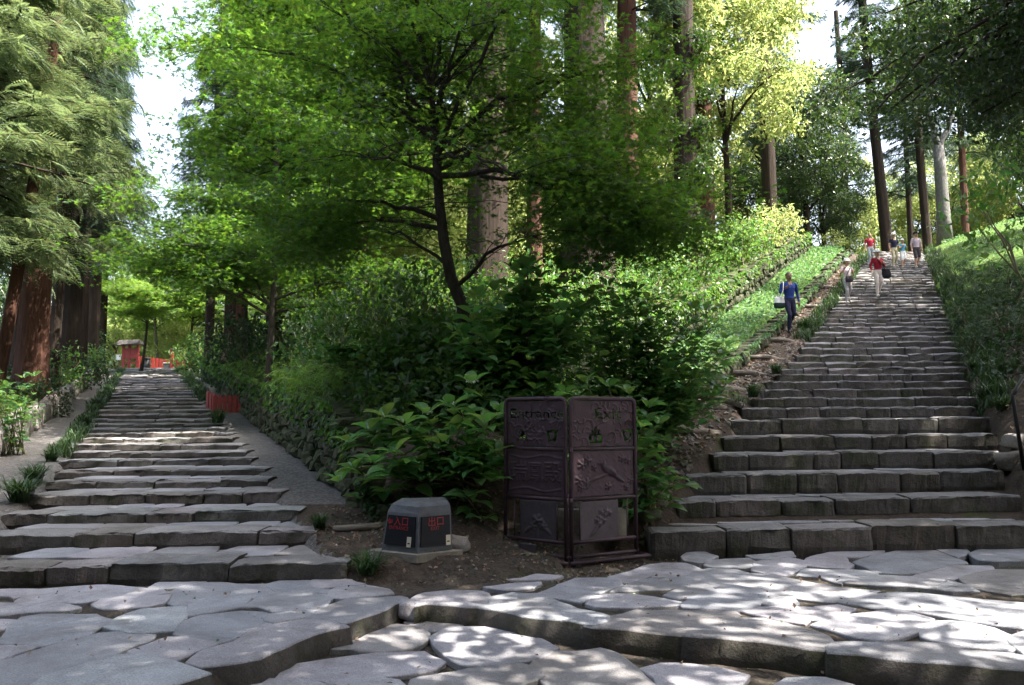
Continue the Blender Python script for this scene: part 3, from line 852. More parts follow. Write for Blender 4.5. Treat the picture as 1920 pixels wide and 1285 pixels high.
def cedar_crown(name, H, R, nb, seed, mat, dens=26, topR=.35, fl=.42):
    """crown of a tall cedar, built from z = 0 to H round its own axis; also its bare branches"""
    rs = np.random.RandomState(seed)
    TV, TF = frond(8, fl, fl * .36, .55, fl * .07)
    P = []; D = []; Nn = []; Sc = []
    br = MB()
    for b in range(nb):
        u = (b + rs.rand()) / nb
        z = H * u
        L = R * (1 - (1 - topR) * u ** 1.4) * rs.uniform(.55, 1.1)
        az = rs.rand() * 6.283
        rise = rs.uniform(-.05, .35)
        pts = []
        for t in np.linspace(0, 1, 6):
            r = L * t
            zz = z + L * (rise * t - .42 * t * t + .22 * t ** 3)
            a2 = az + .25 * math.sin(3 * t + b)
            pts.append((math.cos(a2) * r, math.sin(a2) * r, zz))
        br.tube(pts, np.linspace(.045, .01, 6), 4, cap=False)
        pts = np.array(pts)
        n = int(dens * (.5 + .7 * L / R))
        for _ in range(n):
            t = .22 + .78 * rs.rand() ** .75
            i = min(int(t * 5), 4); f = t * 5 - i
            p = pts[i] * (1 - f) + pts[i + 1] * f
            dv = pts[i + 1] - pts[i]; dv /= np.linalg.norm(dv)
            side = np.array([-dv[1], dv[0], 0]) * rs.choice([-1, 1]) * rs.uniform(.2, 1.1)
            d = dv * rs.uniform(.4, 1.0) + side + np.array([0, 0, rs.uniform(-.55, .15)])
            P.append(p + rs.normal(size=3) * .12 * (R / 2.6)); D.append(d)
            Nn.append(np.array([0, 0, 1.0]) + rs.normal(size=3) * .45); Sc.append(rs.uniform(.7, 1.25) * (1 if t > .3 else .8))
    V, F = scatter(TV, TF, np.array(P), quat_mats(np.array(D), np.array(Nn)), np.array(Sc))
    cm = np_mesh(name, V, F); cm.materials.append(mat)
    bm_ = br.mesh('branches'); bm_.materials.append(M['darkbark'])
    return cm, bm_

def leafy_crown(name, clumps, per, lsize, mat, seed, flat=.6, up=.7, spread=1.0, tmpl=None):
    """clumps: list of (centre, radius). Leaves thicken to the outside of each clump"""
    rs = np.random.RandomState(seed)
    TV, TF = tmpl if tmpl else leaf_quad(1.0, .5)
    Ps = []; Ns = []
    for c, r in clumps:
        n = int(per * (r / .6) ** 2)
        v = rs.normal(size=(n, 3)); v /= np.linalg.norm(v, axis=1)[:, None]
        rad = r * rs.rand(n) ** .45
        q = v * rad[:, None]; q[:, 2] *= flat
        Ps.append(np.array(c) + q * spread)
        nn = v * .55 + np.array([0, 0, up]) + rs.normal(size=(n, 3)) * .45
        Ns.append(nn)
    P = np.concatenate(Ps); Nn = np.concatenate(Ns)
    D = rs.normal(size=P.shape); D[:, 2] -= .35
    V, F = scatter(TV, TF, P, quat_mats(D, Nn), lsize * rs.uniform(.65, 1.3, len(P)))
    me = np_mesh(name, V, F); me.materials.append(mat)
    return me

def clumped(rs, n, rx, ry, rz, r0, r1, hollow=.35):
    out = []
    while len(out) < n:
        v = rs.uniform(-1, 1, 3); l = np.linalg.norm(v)
        if l > 1 or l < hollow: continue
        out.append(((v[0] * rx, v[1] * ry, v[2] * rz), rs.uniform(r0, r1)))
    return out

def trunk_mesh(H, r0, r1, lean=(0, 0), seed=0, flare=.5, nseg=20, rings=22, bend=.12, ridge=.07):
    rs = random.Random(seed)
    pts = []; rad = []; mod = []
    ph = [rs.uniform(0, 6.28) for _ in range(6)]
    for i in range(rings):
        t = (i / (rings - 1)) ** 1.5
        z = H * t - .25
        pts.append((lean[0] * t * H + bend * math.sin(t * 5 + ph[0]) * t, lean[1] * t * H + bend * math.sin(t * 4 + ph[1]) * t, z))
        fl = 1 + flare * math.exp(-max(z, 0) / (r0 * 1.3))
        rad.append((r0 + (r1 - r0) * t) * fl)
        row = []
        for j in range(nseg):
            a = 2 * math.pi * j / nseg
            row.append(1 + ridge * math.sin(7 * a + ph[2] + z * .25) + ridge * .7 * math.sin(11 * a + ph[3]) + .10 * flare * math.exp(-max(z, 0) / r0) * math.sin(5 * a + ph[4]))
        mod.append(np.array(row))
    V, F = tube_geo(pts, rad, nseg, mod)
    return np_mesh('trunk', V, F, True), pts

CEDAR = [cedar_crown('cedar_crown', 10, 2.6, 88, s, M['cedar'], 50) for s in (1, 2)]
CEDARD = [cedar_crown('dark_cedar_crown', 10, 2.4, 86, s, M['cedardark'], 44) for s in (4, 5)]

def cedar(px, y, dia, label, crown=None, cz=5.0, cs=1.0, ch=1.0, H=18, lean=(0, 0), bark='cedarbark', flare=.5, group=None, seed=0, pos=None):
    p = on_ground(px, y) if pos is None else Vector(pos)
    root = thing('cedar_tree', p, label, 'cedar tree', group)
    me, pts = trunk_mesh(H, dia / 2, dia * .28, lean, seed, flare)
    link('trunk', me, M[bark], root)
    if crown is not None:
        for nm, me in zip(('crown', 'branches'), crown):
            o = link(nm, me, None, root)
            o.location = (lean[0] * (cz + 4), lean[1] * (cz + 4), cz)
            o.rotation_euler = (0, 0, seed * 1.9)
            o.scale = (cs, cs, ch)
    return root

GL = 'cedars behind the left path'
cedar(57, 22.5, .8, 'massive red-barked cedar lit by the sun beside the left dirt path', CEDAR[0], 4.2, 1.25, 1.15, 19, seed=1, flare=.3, group=GL)
cedar(-10, 20, .30, 'thin leaning young cedar at the left edge of the scene', None, H=14, lean=(.10, 0), bark='cedarbark', flare=.2, seed=2, group=GL)
cedar(96, 26, .36, 'slim cedar trunk just behind the massive red cedar', CEDARD[0], 6, 1.0, 1.0, 18, lean=(.02, 0), bark='darkbark', flare=.25, seed=3, group=GL)
cedar(128, 29, .66, 'grey cedar trunk second behind the massive red cedar', CEDARD[1], 5.2, 1.05, 1.2, 20, bark='darkbark', seed=4, group=GL)
cedar(150, 33, .5, 'brown cedar trunk third behind the massive red cedar', CEDARD[0], 6.6, .8, 1.3, 21, bark='darkbark', seed=5, group=GL)
cedar(168, 36, .62, 'tall dark cedar reaching over the gap of sky', CEDARD[1], 5.2, .8, 1.9, 26, bark='darkbark', seed=6, group=GL)
cedar(186, 41, .5, 'farthest dark cedar of the left row near the red gate', CEDARD[0], 6.2, .75, 1.25, 20, bark='darkbark', seed=7, group=GL)
cedar(-85, 17.8, .5, 'sunlit cedar with long drooping sprays at the left edge', CEDAR[1], 3.6, 1.35, 1.0, 17, seed=8, group=GL)
cedar(-190, 19, .6, 'leafy cedar standing beyond the left edge of the path', CEDAR[0], 3.0, 1.4, 1.1, 17, seed=9, group=GL)
cedar(30, 28, .5, 'cedar trunk deep in the left wood behind the red cedar', CEDARD[1], 4, 1.2, 1.2, 19, bark='darkbark', seed=10, group=GL)

GM = 'cedars in the middle wood'
cedar(672, 22, .42, 'slim cedar trunk with one sunlit flank left of the maple', CEDARD[1], 8, 1.0, 1.0, 20, bark='cedarbark', flare=.35, seed=21, group=GM)
cedar(742, 25, .28, 'thin dark cedar trunk close left of the maple trunk', CEDARD[0], 9, .9, 1.0, 19, bark='darkbark', flare=.2, seed=22, group=GM)
cedar(912, 19.5, 1.0, 'broad fluted cedar trunk right behind the maple trunk', CEDARD[0], 10, 1.0, 1.0, 21, bark='darkbark', flare=.5, seed=23, group=GM)
cedar(1003, 25, .5, 'reddish cedar trunk between the two broad middle cedars', CEDARD[1], 9, 1.0, 1.0, 20, bark='cedarbark', flare=.3, seed=24, group=GM)
cedar(1102, 21.5, 1.35, 'broadest grey cedar trunk above the hydrangeas', CEDARD[1], 11, 1.0, 1.0, 22, bark='darkbark', flare=.35, seed=25, group=GM)
cedar(1180, 29, .85, 'dark cedar trunk right of the broadest middle cedar', CEDARD[0], 10, 1.1, 1.1, 22, bark='cedarbark', flare=.3, seed=26, group=GM)
cedar(1290, 29.5, .92, 'tall cedar wrapped in climbing vines above the retaining wall', CEDAR[0], 14, 1.1, .9, 24, bark='darkbark', flare=.3, seed=27, group=GM)
cedar(1325, 35, .8, 'red cedar trunk close behind the vine covered cedar', CEDARD[1], 10, 1.0, 1.1, 22, bark='cedarbark', flare=.25, seed=28, group=GM)
cedar(1446, 38, .72, 'cedar trunk at the top end of the retaining wall', CEDARD[1], 11, 1.2, 1.1, 24, bark='darkbark', flare=.25, seed=29, group=GM)
cedar(390, 35, .42, 'dark cedar trunk near the top of the narrow stairway', CEDARD[0], 4.5, 1.0, 1.1, 19, bark='darkbark', seed=30, group=GM)
cedar(428, 32, .45, 'grey cedar trunk behind the red picket fence', CEDARD[1], 6, 1.0, 1.1, 20, bark='darkbark', seed=31, group=GM)
cedar(448, 33.5, .4, 'brown cedar trunk twinned with the grey one behind the picket fence', None, H=18, bark='cedarbark', seed=32, group=GM)
cedar(512, 27, .5, 'pale cedar trunk rising through the foliage left of the maple', CEDARD[0], 9, 1.0, 1.2, 22, bark='darkbark', seed=33, group=GM)
cedar(600, 30, .5, 'cedar trunk in the shade behind the slim sunlit cedar', CEDAR[1], 8, 1.0, 1.2, 20, bark='darkbark', seed=34, group=GM)
cedar(800, 31, .55, 'cedar trunk far behind the maple in the middle wood', CEDARD[1], 9, 1.0, 1.2, 21, bark='cedarbark', seed=35, group=GM)
cedar(960, 34, .5, 'distant cedar trunk seen between the broad middle cedars', CEDAR[0], 9, 1.0, 1.2, 21, bark='cedarbark', seed=36, group=GM)

GR = 'trees along the upper right of the wide stairway'
cedar(1668, 42.5, .62, 'leaning dark trunk at the head of the wide stairway', CEDARD[0], 8.5, 1.0, .9, 20, lean=(-.06, 0), bark='darkbark', flare=.2, seed=41, group=GR)
cedar(1742, 45, .5, 'straight grey trunk behind the forked pale tree', CEDARD[1], 6.5, 1.0, 1.0, 19, lean=(-.03, 0), bark='darkbark', flare=.2, seed=42, group=GR)
cedar(1812, 47, .42, 'slim brown trunk right of the forked pale tree', CEDARD[0], 6, 1.0, 1.0, 18, bark='cedarbark', flare=.2, seed=43, group=GR)
cedar(1712, 52, .4, 'thin dark trunk between the leaning and the grey trunk', CEDARD[1], 6, 1.1, 1.1, 18, bark='darkbark', seed=44, group=GR)
cedar(1432, 55, .7, 'bluish cedar top rising behind the sunny broadleaf tree', CEDARD[0], 9, 1.3, 1.2, 26, bark='darkbark', seed=45, group=GR)
cedar(1590, 60, .6, 'hazy distant cedar over the top of the wide stairway', CEDARD[1], 4, 1.2, 1.5, 22, bark='darkbark', seed=46, group=GR)

# ---- branching broadleaf trees
def limb(br, p0, p1, r0, r1, sag=0.0, n=6, seed=0):
    rs = random.Random(seed)
    p0, p1 = Vector(p0), Vector(p1); L = (p1 - p0).length
    pts = []
    for i in range(n):
        t = i / (n - 1)
        q = p0.lerp(p1, t) + Vector((rs.uniform(-1, 1), rs.uniform(-1, 1), rs.uniform(-1, 1))) * L * .035 * math.sin(math.pi * t)
        q.z += sag * L * math.sin(math.pi * t)
        pts.append(q)
    br.tube(pts, np.linspace(r0, r1, n), 7 if r0 > .03 else 5, cap=False)
    return pts

def maple_tree(root_p, limbs, name, label, leafmat, leaf_r, nspray, seed, per=24, trunk=None, rad=0.13, extra_clumps=(), keep=None):
    """limbs: end points (relative) with their start height on the trunk"""
    rs = np.random.RandomState(seed); rr = random.Random(seed)
    root = thing(name, root_p, label, 'maple tree')
    tb = MB(); tpts = [Vector(p) for p in trunk]
    tb.tube(tpts, [rad * (1.45 if i == 0 else 1 - .5 * i / len(tpts)) for i in range(len(tpts))], 10)
    tb.build('trunk', M['maplebark'], root, True)
    br = MB(); tips = []
    for k, (s, e, r) in enumerate(limbs):
        pts = limb(br, s, e, r, r * .3, .08, 8, seed * 50 + k)
        for j in range(2, 8):
            for _ in range(2):
                a = rr.uniform(0, 6.283); L = rr.uniform(.5, 1.5)
                q = pts[j] + Vector((math.cos(a) * L, math.sin(a) * L, rr.uniform(-.15, .35) * L))
                tw = limb(br, pts[j], q, r * .22, .005, .05, 5, rr.randint(0, 9999))
                tips += [tw[2], tw[3], tw[4]]
        tips.append(pts[-1])
    br.build('branches', M['maplebark'], root, True)
    T = np.array([tuple(t) for t in tips])
    # flat fans of leaves round the twig ends
    idx = rs.randint(0, len(T), nspray)
    C = T[idx] + rs.normal(size=(nspray, 3)) * np.array([.42, .42, .1])
    for c in extra_clumps: C = np.concatenate([C, np.array(c)[None, :] + rs.normal(size=(60, 3)) * np.array([.5, .5, .18])])
    if keep is not None:
        C = C[[keep(Vector(c) + Vector(root_p)) for c in C]]
    m = len(C)
    tilt = rs.normal(size=(m, 3)) * .22 + np.array([0, 0, 1.0])
    ax = unit(m, rs); ax[:, 2] *= .2
    P = []; Nn = []; D = []
    for i in range(per):
        u = rs.uniform(-.36, .36, m); v = rs.uniform(-.22, .22, m)
        Yv = ax / np.linalg.norm(ax, axis=1)[:, None]; Xv = np.cross(Yv, tilt); Xv /= np.linalg.norm(Xv, axis=1)[:, None]
        P.append(C + Yv * u[:, None] + Xv * v[:, None] + rs.normal(size=(m, 3)) * .035 - np.array([0, 0, 1.0]) * (u ** 2)[:, None] * .5)
        Nn.append(tilt + rs.normal(size=(m, 3)) * .35)
        D.append(Yv * np.sign(u)[:, None] * .8 + Xv * np.sign(v)[:, None] * .5 + rs.normal(size=(m, 3)) * .3 - np.array([0, 0, .25]))
    P = np.concatenate(P); Nn = np.concatenate(Nn); D = np.concatenate(D)
    TV, TF = maple_leaf(1.0)
    V, F = scatter(TV, TF, P, quat_mats(D, Nn), leaf_r * rs.uniform(.75, 1.25, len(P)))
    me = np_mesh('crown', V, F); 
    link('crown', me, leafmat, root)
    return root, me

# the central maple, limbs read off the photograph
MY = 11.0
def mp(px, py, dy=0.0): return at_y(px, py, MY + dy) - MBASE
MBASE = Vector((at_y(872, 600, MY).x, MY, gz(at_y(872, 600, MY).x, MY)))
trk = [(at_y(885, 650, MY) - MBASE), mp(868, 575), mp(845, 520), mp(832, 450), mp(824, 380), mp(820, 325), mp(818, 290)]
trk[0].z = -.2
lm = [(mp(822, 330), mp(800, 120, .2), .055), (mp(818, 290), mp(806, 170), .06), (mp(806, 170), mp(770, -60, .5), .045), (mp(806, 170), mp(640, 30, -.6), .04),
      (mp(820, 285), mp(1080, 130, .4), .05), (mp(822, 290), mp(900, 120, -.5), .045), (mp(900, 120, -.5), mp(990, -60, -1), .03), (mp(822, 330), mp(1190, 380, -.6), .045),
      (mp(832, 415), mp(610, 380, -.8), .04), (mp(830, 430), mp(560, 460, .6), .04), (mp(852, 540), mp(1010, 440, -.9), .035), (mp(840, 500), mp(700, 430, 1.2), .03),
      (mp(818, 260), mp(560, 190, .9), .04), (mp(815, 250), mp(470, 90, 0), .035), (mp(1000, 190, .3), mp(1200, 120, 1), .03), (mp(820, 300), mp(960, 330, -2.2), .035),
      (mp(824, 340), mp(700, 300, -2.0), .035), (mp(815, 240), mp(860, 60, -2.0), .035), (mp(815, 240), mp(860, 60, 2.2), .035), (mp(820, 300), mp(1040, 300, 2.2), .035), (mp(815, 260), mp(680, 130, 2.0), .035),
      (mp(806, 170), mp(900, -200, 0), .035), (mp(806, 170), mp(700, -220, 0), .035), (mp(806, 170), mp(1100, -60, 0.8), .035), (mp(815, 240), mp(560, -60, 0.5), .035),
      (mp(900, 330, -.2), mp(1230, 440, -.6), .03), (mp(822, 320), mp(480, 330, .4), .03), (mp(822, 320), mp(1130, 230, 1.6), .03)]
def keepm(p):
    q = proj(p)
    # the open window round the fork and the trunk below the crown
    if 770 < q[0] < 900 and 330 < q[1] < 620 and p.y < MY + .2: return False
    if 710 < q[0] < 980 and 60 < q[1] < 620 and p.y < MY + .05 and (hash((round(p.x * 50), round(p.z * 50))) % 10) < 9: return False
    if q[1] > 400 and 620 < q[0] < 1050 and (hash((round(p.x * 50), round(p.z * 50))) % 10) < 5: return False
    return q[1] < 520
maple_tree(MBASE, lm, 'maple_tree', 'spreading green maple with a dark forked trunk behind the sign', M['maple'], .068, 2300, 61, 24, trk, .1, keep=keepm, extra_clumps=[tuple(mp(a_, b_, d_)) for a_, b_, d_ in ((1130, 400, -.7), (1180, 420, -.5), (1220, 440, -.7), (1120, 330, .2), (1190, 350, 0), (1150, 455, -.9), (640, 430, -.3), (580, 470, -.2), (560, 400, .3), (1060, 280, -.3), (1140, 260, .3))])

def sub_maple(px, y, label, H, R, seed, leafmat, nspray, leaf_r=.07, rad=.09, zlow=.35, lean=(0, 0)):
    p = on_ground(px, y); rr = random.Random(seed)
    trunk = [Vector((lean[0] * t * H + .1 * math.sin(3 * t + seed), lean[1] * t * H + .1 * math.cos(4 * t + seed), H * .75 * t - .15)) for t in np.linspace(0, 1, 7)]
    lims = []
    for k in range(15):
        t = rr.uniform(zlow, 1.0); i = min(int(t * 6), 5); s = trunk[i].lerp(trunk[i + 1], t * 6 - i)
        a = rr.uniform(0, 6.283); L = R * rr.uniform(.6, 1.05)
        lims.append((s, s + Vector((math.cos(a) * L, math.sin(a) * L, rr.uniform(-.02, .5) * L)), .035))
    return maple_tree(p, lims, 'maple_tree', label, leafmat, leaf_r, nspray, seed, 22, trunk, rad)
r2, mm2 = sub_maple(500, 17.5, 'shady maple overhanging the mossy retaining wall', 9.0, 3.3, 62, M['maple'], 1500, .085)
def copy_tree(o, label, loc, rz, sc):
    c = o.copy(); COL.objects.link(c); c['label'] = label; c.location = loc; c.rotation_euler = (0, 0, rz); c.scale = (sc, sc, sc)
    for ch in list(o.children):
        d = ch.copy(); COL.objects.link(d); d.parent = c
    return c
copy_tree(r2, 'tall maple filling the space left of the slim sunlit cedar', on_ground(600, 21), 2.2, 1.25)
copy_tree(r2, 'small maple among the cedars behind the picket fence', on_ground(455, 27), 4.0, .95)
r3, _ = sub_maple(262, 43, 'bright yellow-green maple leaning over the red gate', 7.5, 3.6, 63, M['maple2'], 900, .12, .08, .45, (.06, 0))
copy_tree(r3, 'bright maple right of the red gate post', on_ground(352, 41), 1.7, .95)
copy_tree(r3, 'sunny maple far behind the top of the narrow stairway', on_ground(300, 56), 3.7, 1.3)

# ---- broadleaf evergreens and the background wood
rs_ = np.random.RandomState(3)
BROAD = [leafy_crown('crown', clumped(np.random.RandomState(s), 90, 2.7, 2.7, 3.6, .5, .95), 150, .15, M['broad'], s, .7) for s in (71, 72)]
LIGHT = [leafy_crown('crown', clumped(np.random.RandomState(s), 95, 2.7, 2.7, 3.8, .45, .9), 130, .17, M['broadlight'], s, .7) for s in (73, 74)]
def wood_branches(seed):
    b = MB(); r = random.Random(seed)
    for k in range(16):
        a = r.uniform(0, 6.28); z = r.uniform(-3.2, 1.8); L = r.uniform(1.2, 2.4)
        limb(b, (0, 0, z - .8), (math.cos(a) * L, math.sin(a) * L, z + .6), .06, .012, .05, 6, seed * 9 + k)
    me = b.mesh('branches', True); me.materials.append(M['darkbark']); return me
WB = [wood_branches(1), wood_branches(2)]
def broadleaf(p, label, crown, H, s, sz, seed, dia=.35, bark='darkbark', group=None, lean=(0, 0), cat='broadleaf tree'):
    root = thing('broadleaf_tree', p, label, cat, group)
    me, _ = trunk_mesh(H, dia / 2, dia * .2, lean, seed, .3, 10, 10)
    link('trunk', me, M[bark], root)
    for nm, m_ in (('crown', crown), ('branches', WB[seed % 2])):
        o = link(nm, m_, None, root); o.location = (lean[0] * H, lean[1] * H, H); o.scale = (s, s, sz); o.rotation_euler = (0, 0, seed * 1.3)
    return root
def og(px, y): return on_ground(px, y)
broadleaf(og(1368, 34), 'sunlit yellow-green broadleaf tree right of the vine covered cedar', LIGHT[0], 9.0, 1.35, 1.4, 1)
broadleaf(og(1225, 36), 'pale sunlit broadleaf tree left of the vine covered cedar', LIGHT[1], 9.5, 1.3, 1.4, 2)
broadleaf(og(1512, 41), 'dark glossy evergreen tree at the left of the stair head', BROAD[0], 5.8, 1.25, 1.35, 3)
broadleaf(og(1450, 41.5), 'low dark evergreen beside the top of the upper wall', BROAD[1], 3.2, 1.0, .9, 4)
broadleaf(og(1545, 46), 'dark evergreen shading the head of the wide stairway', BROAD[1], 3.5, 1.0, .9, 14)
for i, (px, y, H, s) in enumerate([(215, 60, 1.8, 1.1), (300, 64, 2.2, 1.2), (355, 58, 1.6, 1.0), (262, 68, 3.0, 1.4)]):
    broadleaf(og(px, y), 'low sunny tree beyond the red gate, ' + ['leftmost', 'middle', 'rightmost', 'the tallest behind the others'][i], LIGHT[i % 2], H, s, s, 90 + i, .2, group='sunny trees beyond the red gate')
GB = 'background wood'
_bgw = [(60, 62, 0, 5, 1.8), (170, 66, 1, 3.5, 1.2), (450, 60, 1, 5, 1.7), (560, 48, 0, 4.5, 1.5), (690, 45, 1, 5, 1.6), (800, 47, 0, 5, 1.6), (900, 44, 1, 5, 1.6), (1010, 46, 0, 5, 1.6), (1100, 43, 1, 5.5, 1.6), (1190, 47, 1, 6, 1.7),
        (1640, 58, 1, 4.5, 1.2), (1725, 62, 0, 4, 1.4), (1790, 57, 1, 4.5, 1.3), (1860, 60, 0, 5, 1.5), (1940, 52, 1, 5, 1.6), (2050, 48, 0, 5, 1.6), (1330, 56, 1, 6, 1.6)]
_wher = ['behind the massive red cedar', 'left behind the red gate', 'behind the brown twin cedar', 'behind the shady maple', 'far behind the slim sunlit cedar', 'far behind the maple fork', 'behind the broad fluted cedar',
         'behind the reddish middle cedar', 'behind the broadest grey cedar', 'behind the dark cedar right of the broadest', 'above the woman in red', 'behind the leaning dark trunk', 'behind the forked pale tree', 'behind the slim brown trunk', 'above the clipped hedge', 'beyond the hedge at the right edge', 'behind the vine covered cedar']
for i, (px, y, lt, H, s) in enumerate(_bgw):
    broadleaf(og(px, y), '%s background tree %s' % (('dark', 'sunny pale')[lt], _wher[i]), (BROAD, LIGHT)[lt][i % 2], H, s, s * 1.15, 20 + i, .3, group=GB)

GS = 'sunny understorey trees in the middle wood'
for i, (px, y, H, s) in enumerate([(590, 25, 3.4, .8), (705, 28, 3.6, .85), (790, 24, 2.6, .7), (860, 30, 4.2, .9), (960, 29, 3.4, .8), (1040, 31, 3.6, .8), (1215, 33, 3.5, .8), (640, 33, 6.5, .9), (770, 36, 7.5, 1.0), (930, 37, 8.0, 1.0)]):
    broadleaf(og(px, y), 'sunlit understorey tree ' + ['left of the slim sunlit cedar', 'right of the slim sunlit cedar', 'seen left of the maple trunk', 'behind the broad fluted cedar', 'seen between the two broad cedars', 'just left of the broadest cedar', 'left of the vine covered cedar', 'high behind the slim sunlit cedar', 'high behind the maple fork', 'high behind the fluted cedar'][i], LIGHT[i % 2], H, s, s, 130 + i, .15, group=GS)

# forked pale tree at the stair head
p = og(1772, 41)
root = thing('forked_tree', p, 'pale grey forked trunk beside the head of the wide stairway', 'tree')
b = MB(); b.tube([(0, 0, -.2), (0, 0, 1.5), (-.05, 0, 4.0), (-.1, 0, 5.3)], [.42, .33, .29, .26], 12)
b.build('trunk', M['palebark'], root, True)
b = MB()
limb(b, (-.1, 0, 5.1), (-.55, .2, 9.5), .2, .1, 0, 7, 1); limb(b, (-.05, 0, 5.0), (1.5, .3, 9.5), .17, .08, -.05, 7, 2)
b.build('branches', M['palebark'], root, True)
o = link('crown', BROAD[0], None, root); o.location = (.2, .2, 10.5); o.scale = (1.2, 1.2, .9)

# the big evergreen on the right bank whose boughs hang over the stairs
p = Vector((13.6, 14.2, gz(13.6, 14.2)))
root = thing('broadleaf_tree', p, 'dark evergreen on the right bank with boughs hanging over the stairs', 'broadleaf tree')
me, _ = trunk_mesh(9, .34, .16, (-.05, 0), 77, .4, 14, 14); link('trunk', me, M['darkbark'], root)
b = MB(); cl = []
rr = random.Random(12)
for k in range(36):
    tgt = at_y(rr.uniform(1540, 2080), rr.uniform(-140, 245), rr.uniform(11.5, 16.5))
    q0 = tgt - p
    lim = limb(b, (-.25, 0, rr.uniform(4.0, 7.0)), q0, .09, .015, .1, 8, k)
    for j in range(3, 8):
        for _ in range(3): cl.append((tuple(lim[j] + Vector((rr.uniform(-.7, .7), rr.uniform(-.7, .7), rr.uniform(-.35, .35)))), rr.uniform(.3, .55)))
for k in range(50):
    a = rr.uniform(0, 6.28); L = rr.uniform(0, 3.2)
    cl.append(((math.cos(a) * L, math.sin(a) * L, rr.uniform(6, 10)), rr.uniform(.5, .9)))
b.build('branches', M['darkbark'], root, True)
me = leafy_crown('crown', cl, 165, .11, M['broad'], 79, .55)
link('crown', me, None, root)
# right-bank wood, with unseen trees added to shade stairs, paving and maple
_rb = [(3.4, .2, 10.8, 1.75, .02, .22, 'arching over the paving'), (-1.6, -1.8, 11, 1.5, .05, .28, 'left behind the viewer'), (9.2, 7.0, 15, 1.65, -.15, .1, 'tallest beside the first wide step'), (8.8, 5.2, 22.5, 1.9, -.09, .1, 'towering behind the tallest one'), (17.5, 20, 10, 1.6, 0, 0, 'above the shrubby bank'), (19.5, 26, 8, 1.5, 0, 0, 'over the mossy lawn'),
       (13.5, 8.2, 12, 1.75, 0, 0, 'beside the iron handrail'), (11.6, 6.0, 9, 1.1, 0, 0, 'below the iron handrail'), (15.8, 2.5, 10, 1.6, 0, 0, 'right of the paving'), (20, 14, 12, 1.9, 0, 0, 'behind the overhanging evergreen'), (16.6, 16.4, 11, 1.8, 0, 0, 'next to the overhanging evergreen'), (24, 33, 7, 1.3, 0, 0, 'beside the clipped hedge')]
for k in range(7): _rb.append((-13.5 + 4.5 * k, -7.5 - (k % 2) * 2.5, 5.2, 1.95, 0, 0, 'in the row behind the viewer, %s from the left' % ('first', 'second', 'third', 'fourth', 'fifth', 'sixth', 'seventh')[k]))
for k in range(3): _rb.append(((-11.5, 13.0, -16.0)[k], (3.0, -3.5, 7.5)[k], 5.2, 1.8, 0, 0, ('left of the paving', 'right of the viewer', 'left of the lower left steps')[k]))
for i, (x, y, H, s, lx, ly, wh) in enumerate(_rb):
    broadleaf(Vector((x, y, gz(x, y))), ('evergreen tree on the right bank ' if wh in ('over the mossy lawn', 'beside the clipped hedge') else 'shade tree out of view, ') + wh, BROAD[i % 2], H, s, s * 1.1, 50 + i, .5, group='trees out of view round the viewer', lean=(lx, ly))
# ================================================================ ground plants
def blade_clump(n, L, seed, wide=.012, spread=.06, droop=.8):
    rs = np.random.RandomState(seed); V = []; F = []
    for k in range(n):
        a = rs.rand() * 6.283; l = L * rs.uniform(.55, 1.1); out = rs.uniform(.3, 1.0) * droop
        b = np.array([math.cos(rs.rand() * 6.283), math.sin(rs.rand() * 6.283), 0]) * spread * rs.rand() ** .5
        d = np.array([math.cos(a), math.sin(a), 0]); s_ = np.array([-d[1], d[0], 0]) * wide
        ps = []
        for t in (0, .35, .7, 1.0):
            ps.append(b + d * l * out * t * (.35 + .65 * t) + np.array([0, 0, l * (t * (1.05 - .62 * out * t * t) )]))
        i = len(V)
        for j, p in enumerate(ps):
            w = (1, .9, .6, .08)[j]; V += [p - s_ * w, p + s_ * w]
        for j in range(3): F.append((i + 2 * j, i + 2 * j + 1, i + 2 * j + 3, i + 2 * j + 2))
    return np.array(V), np.array(F)
TUFT = []
for s in (1, 2, 3):
    V, F = blade_clump(150, .5, s, .012, .1, 1.1); me = np_mesh('grass_tuft', V, F); me.materials.append(M['grass']); TUFT.append(me)
_tufts = [(690, 1078, .62, 'strappy grass tuft with dry tips left of the granite marker'), (600, 992, .5, 'small grass tuft at the right end of a lower left step'), (38, 942, .95, 'large dark grass tuft beside the left path near the third step'),
          (62, 908, .85, 'dark grass tuft just above the largest tuft on the left path'), (96, 866, .7, 'grass tuft at the left ends of the middle left steps'), (120, 842, .6, 'dark tuft where the left path meets the left steps higher up'), (408, 798, 1.05, 'sunlit pale grass tuft below the red picket fence'),
          (160, 800, .8, 'grass tuft left of the sunlit band of steps'), (180, 762, .9, 'bright tuft on the left edge beside the sunlit steps'), (1508, 622, 1.15, 'dark bushy grass tuft at the feet of the man in blue'),
          (1412, 752, .8, 'dark grass tuft left of the wide stairway at its lower part'), (1385, 768, .7, 'low grass tuft below the other one beside the log path'), (1455, 702, .7, 'small tuft on the edge of the wide stairway above two others'),
          (1852, 752, 1.0, 'drooping grass tuft at the right end of the lower wide steps'), (1830, 700, .9, 'grass tuft on the right edge higher than the drooping tuft'), (1812, 655, 1.0, 'thick grass tuft on the right edge below the dark shrubs'), (1880, 770, .8, 'pale dry grass tuft near the iron handrail')]
for i, (px, py, s, lb) in enumerate(_tufts):
    p = hit(px, py)
    o = tag(link('grass_tuft', TUFT[i % 3], None, None, p), lb, 'grass tuft', 'strappy grass tufts along the stairways')
    o.scale = (s, s, s * .9); o.rotation_euler = (0, 0, i * 1.7)

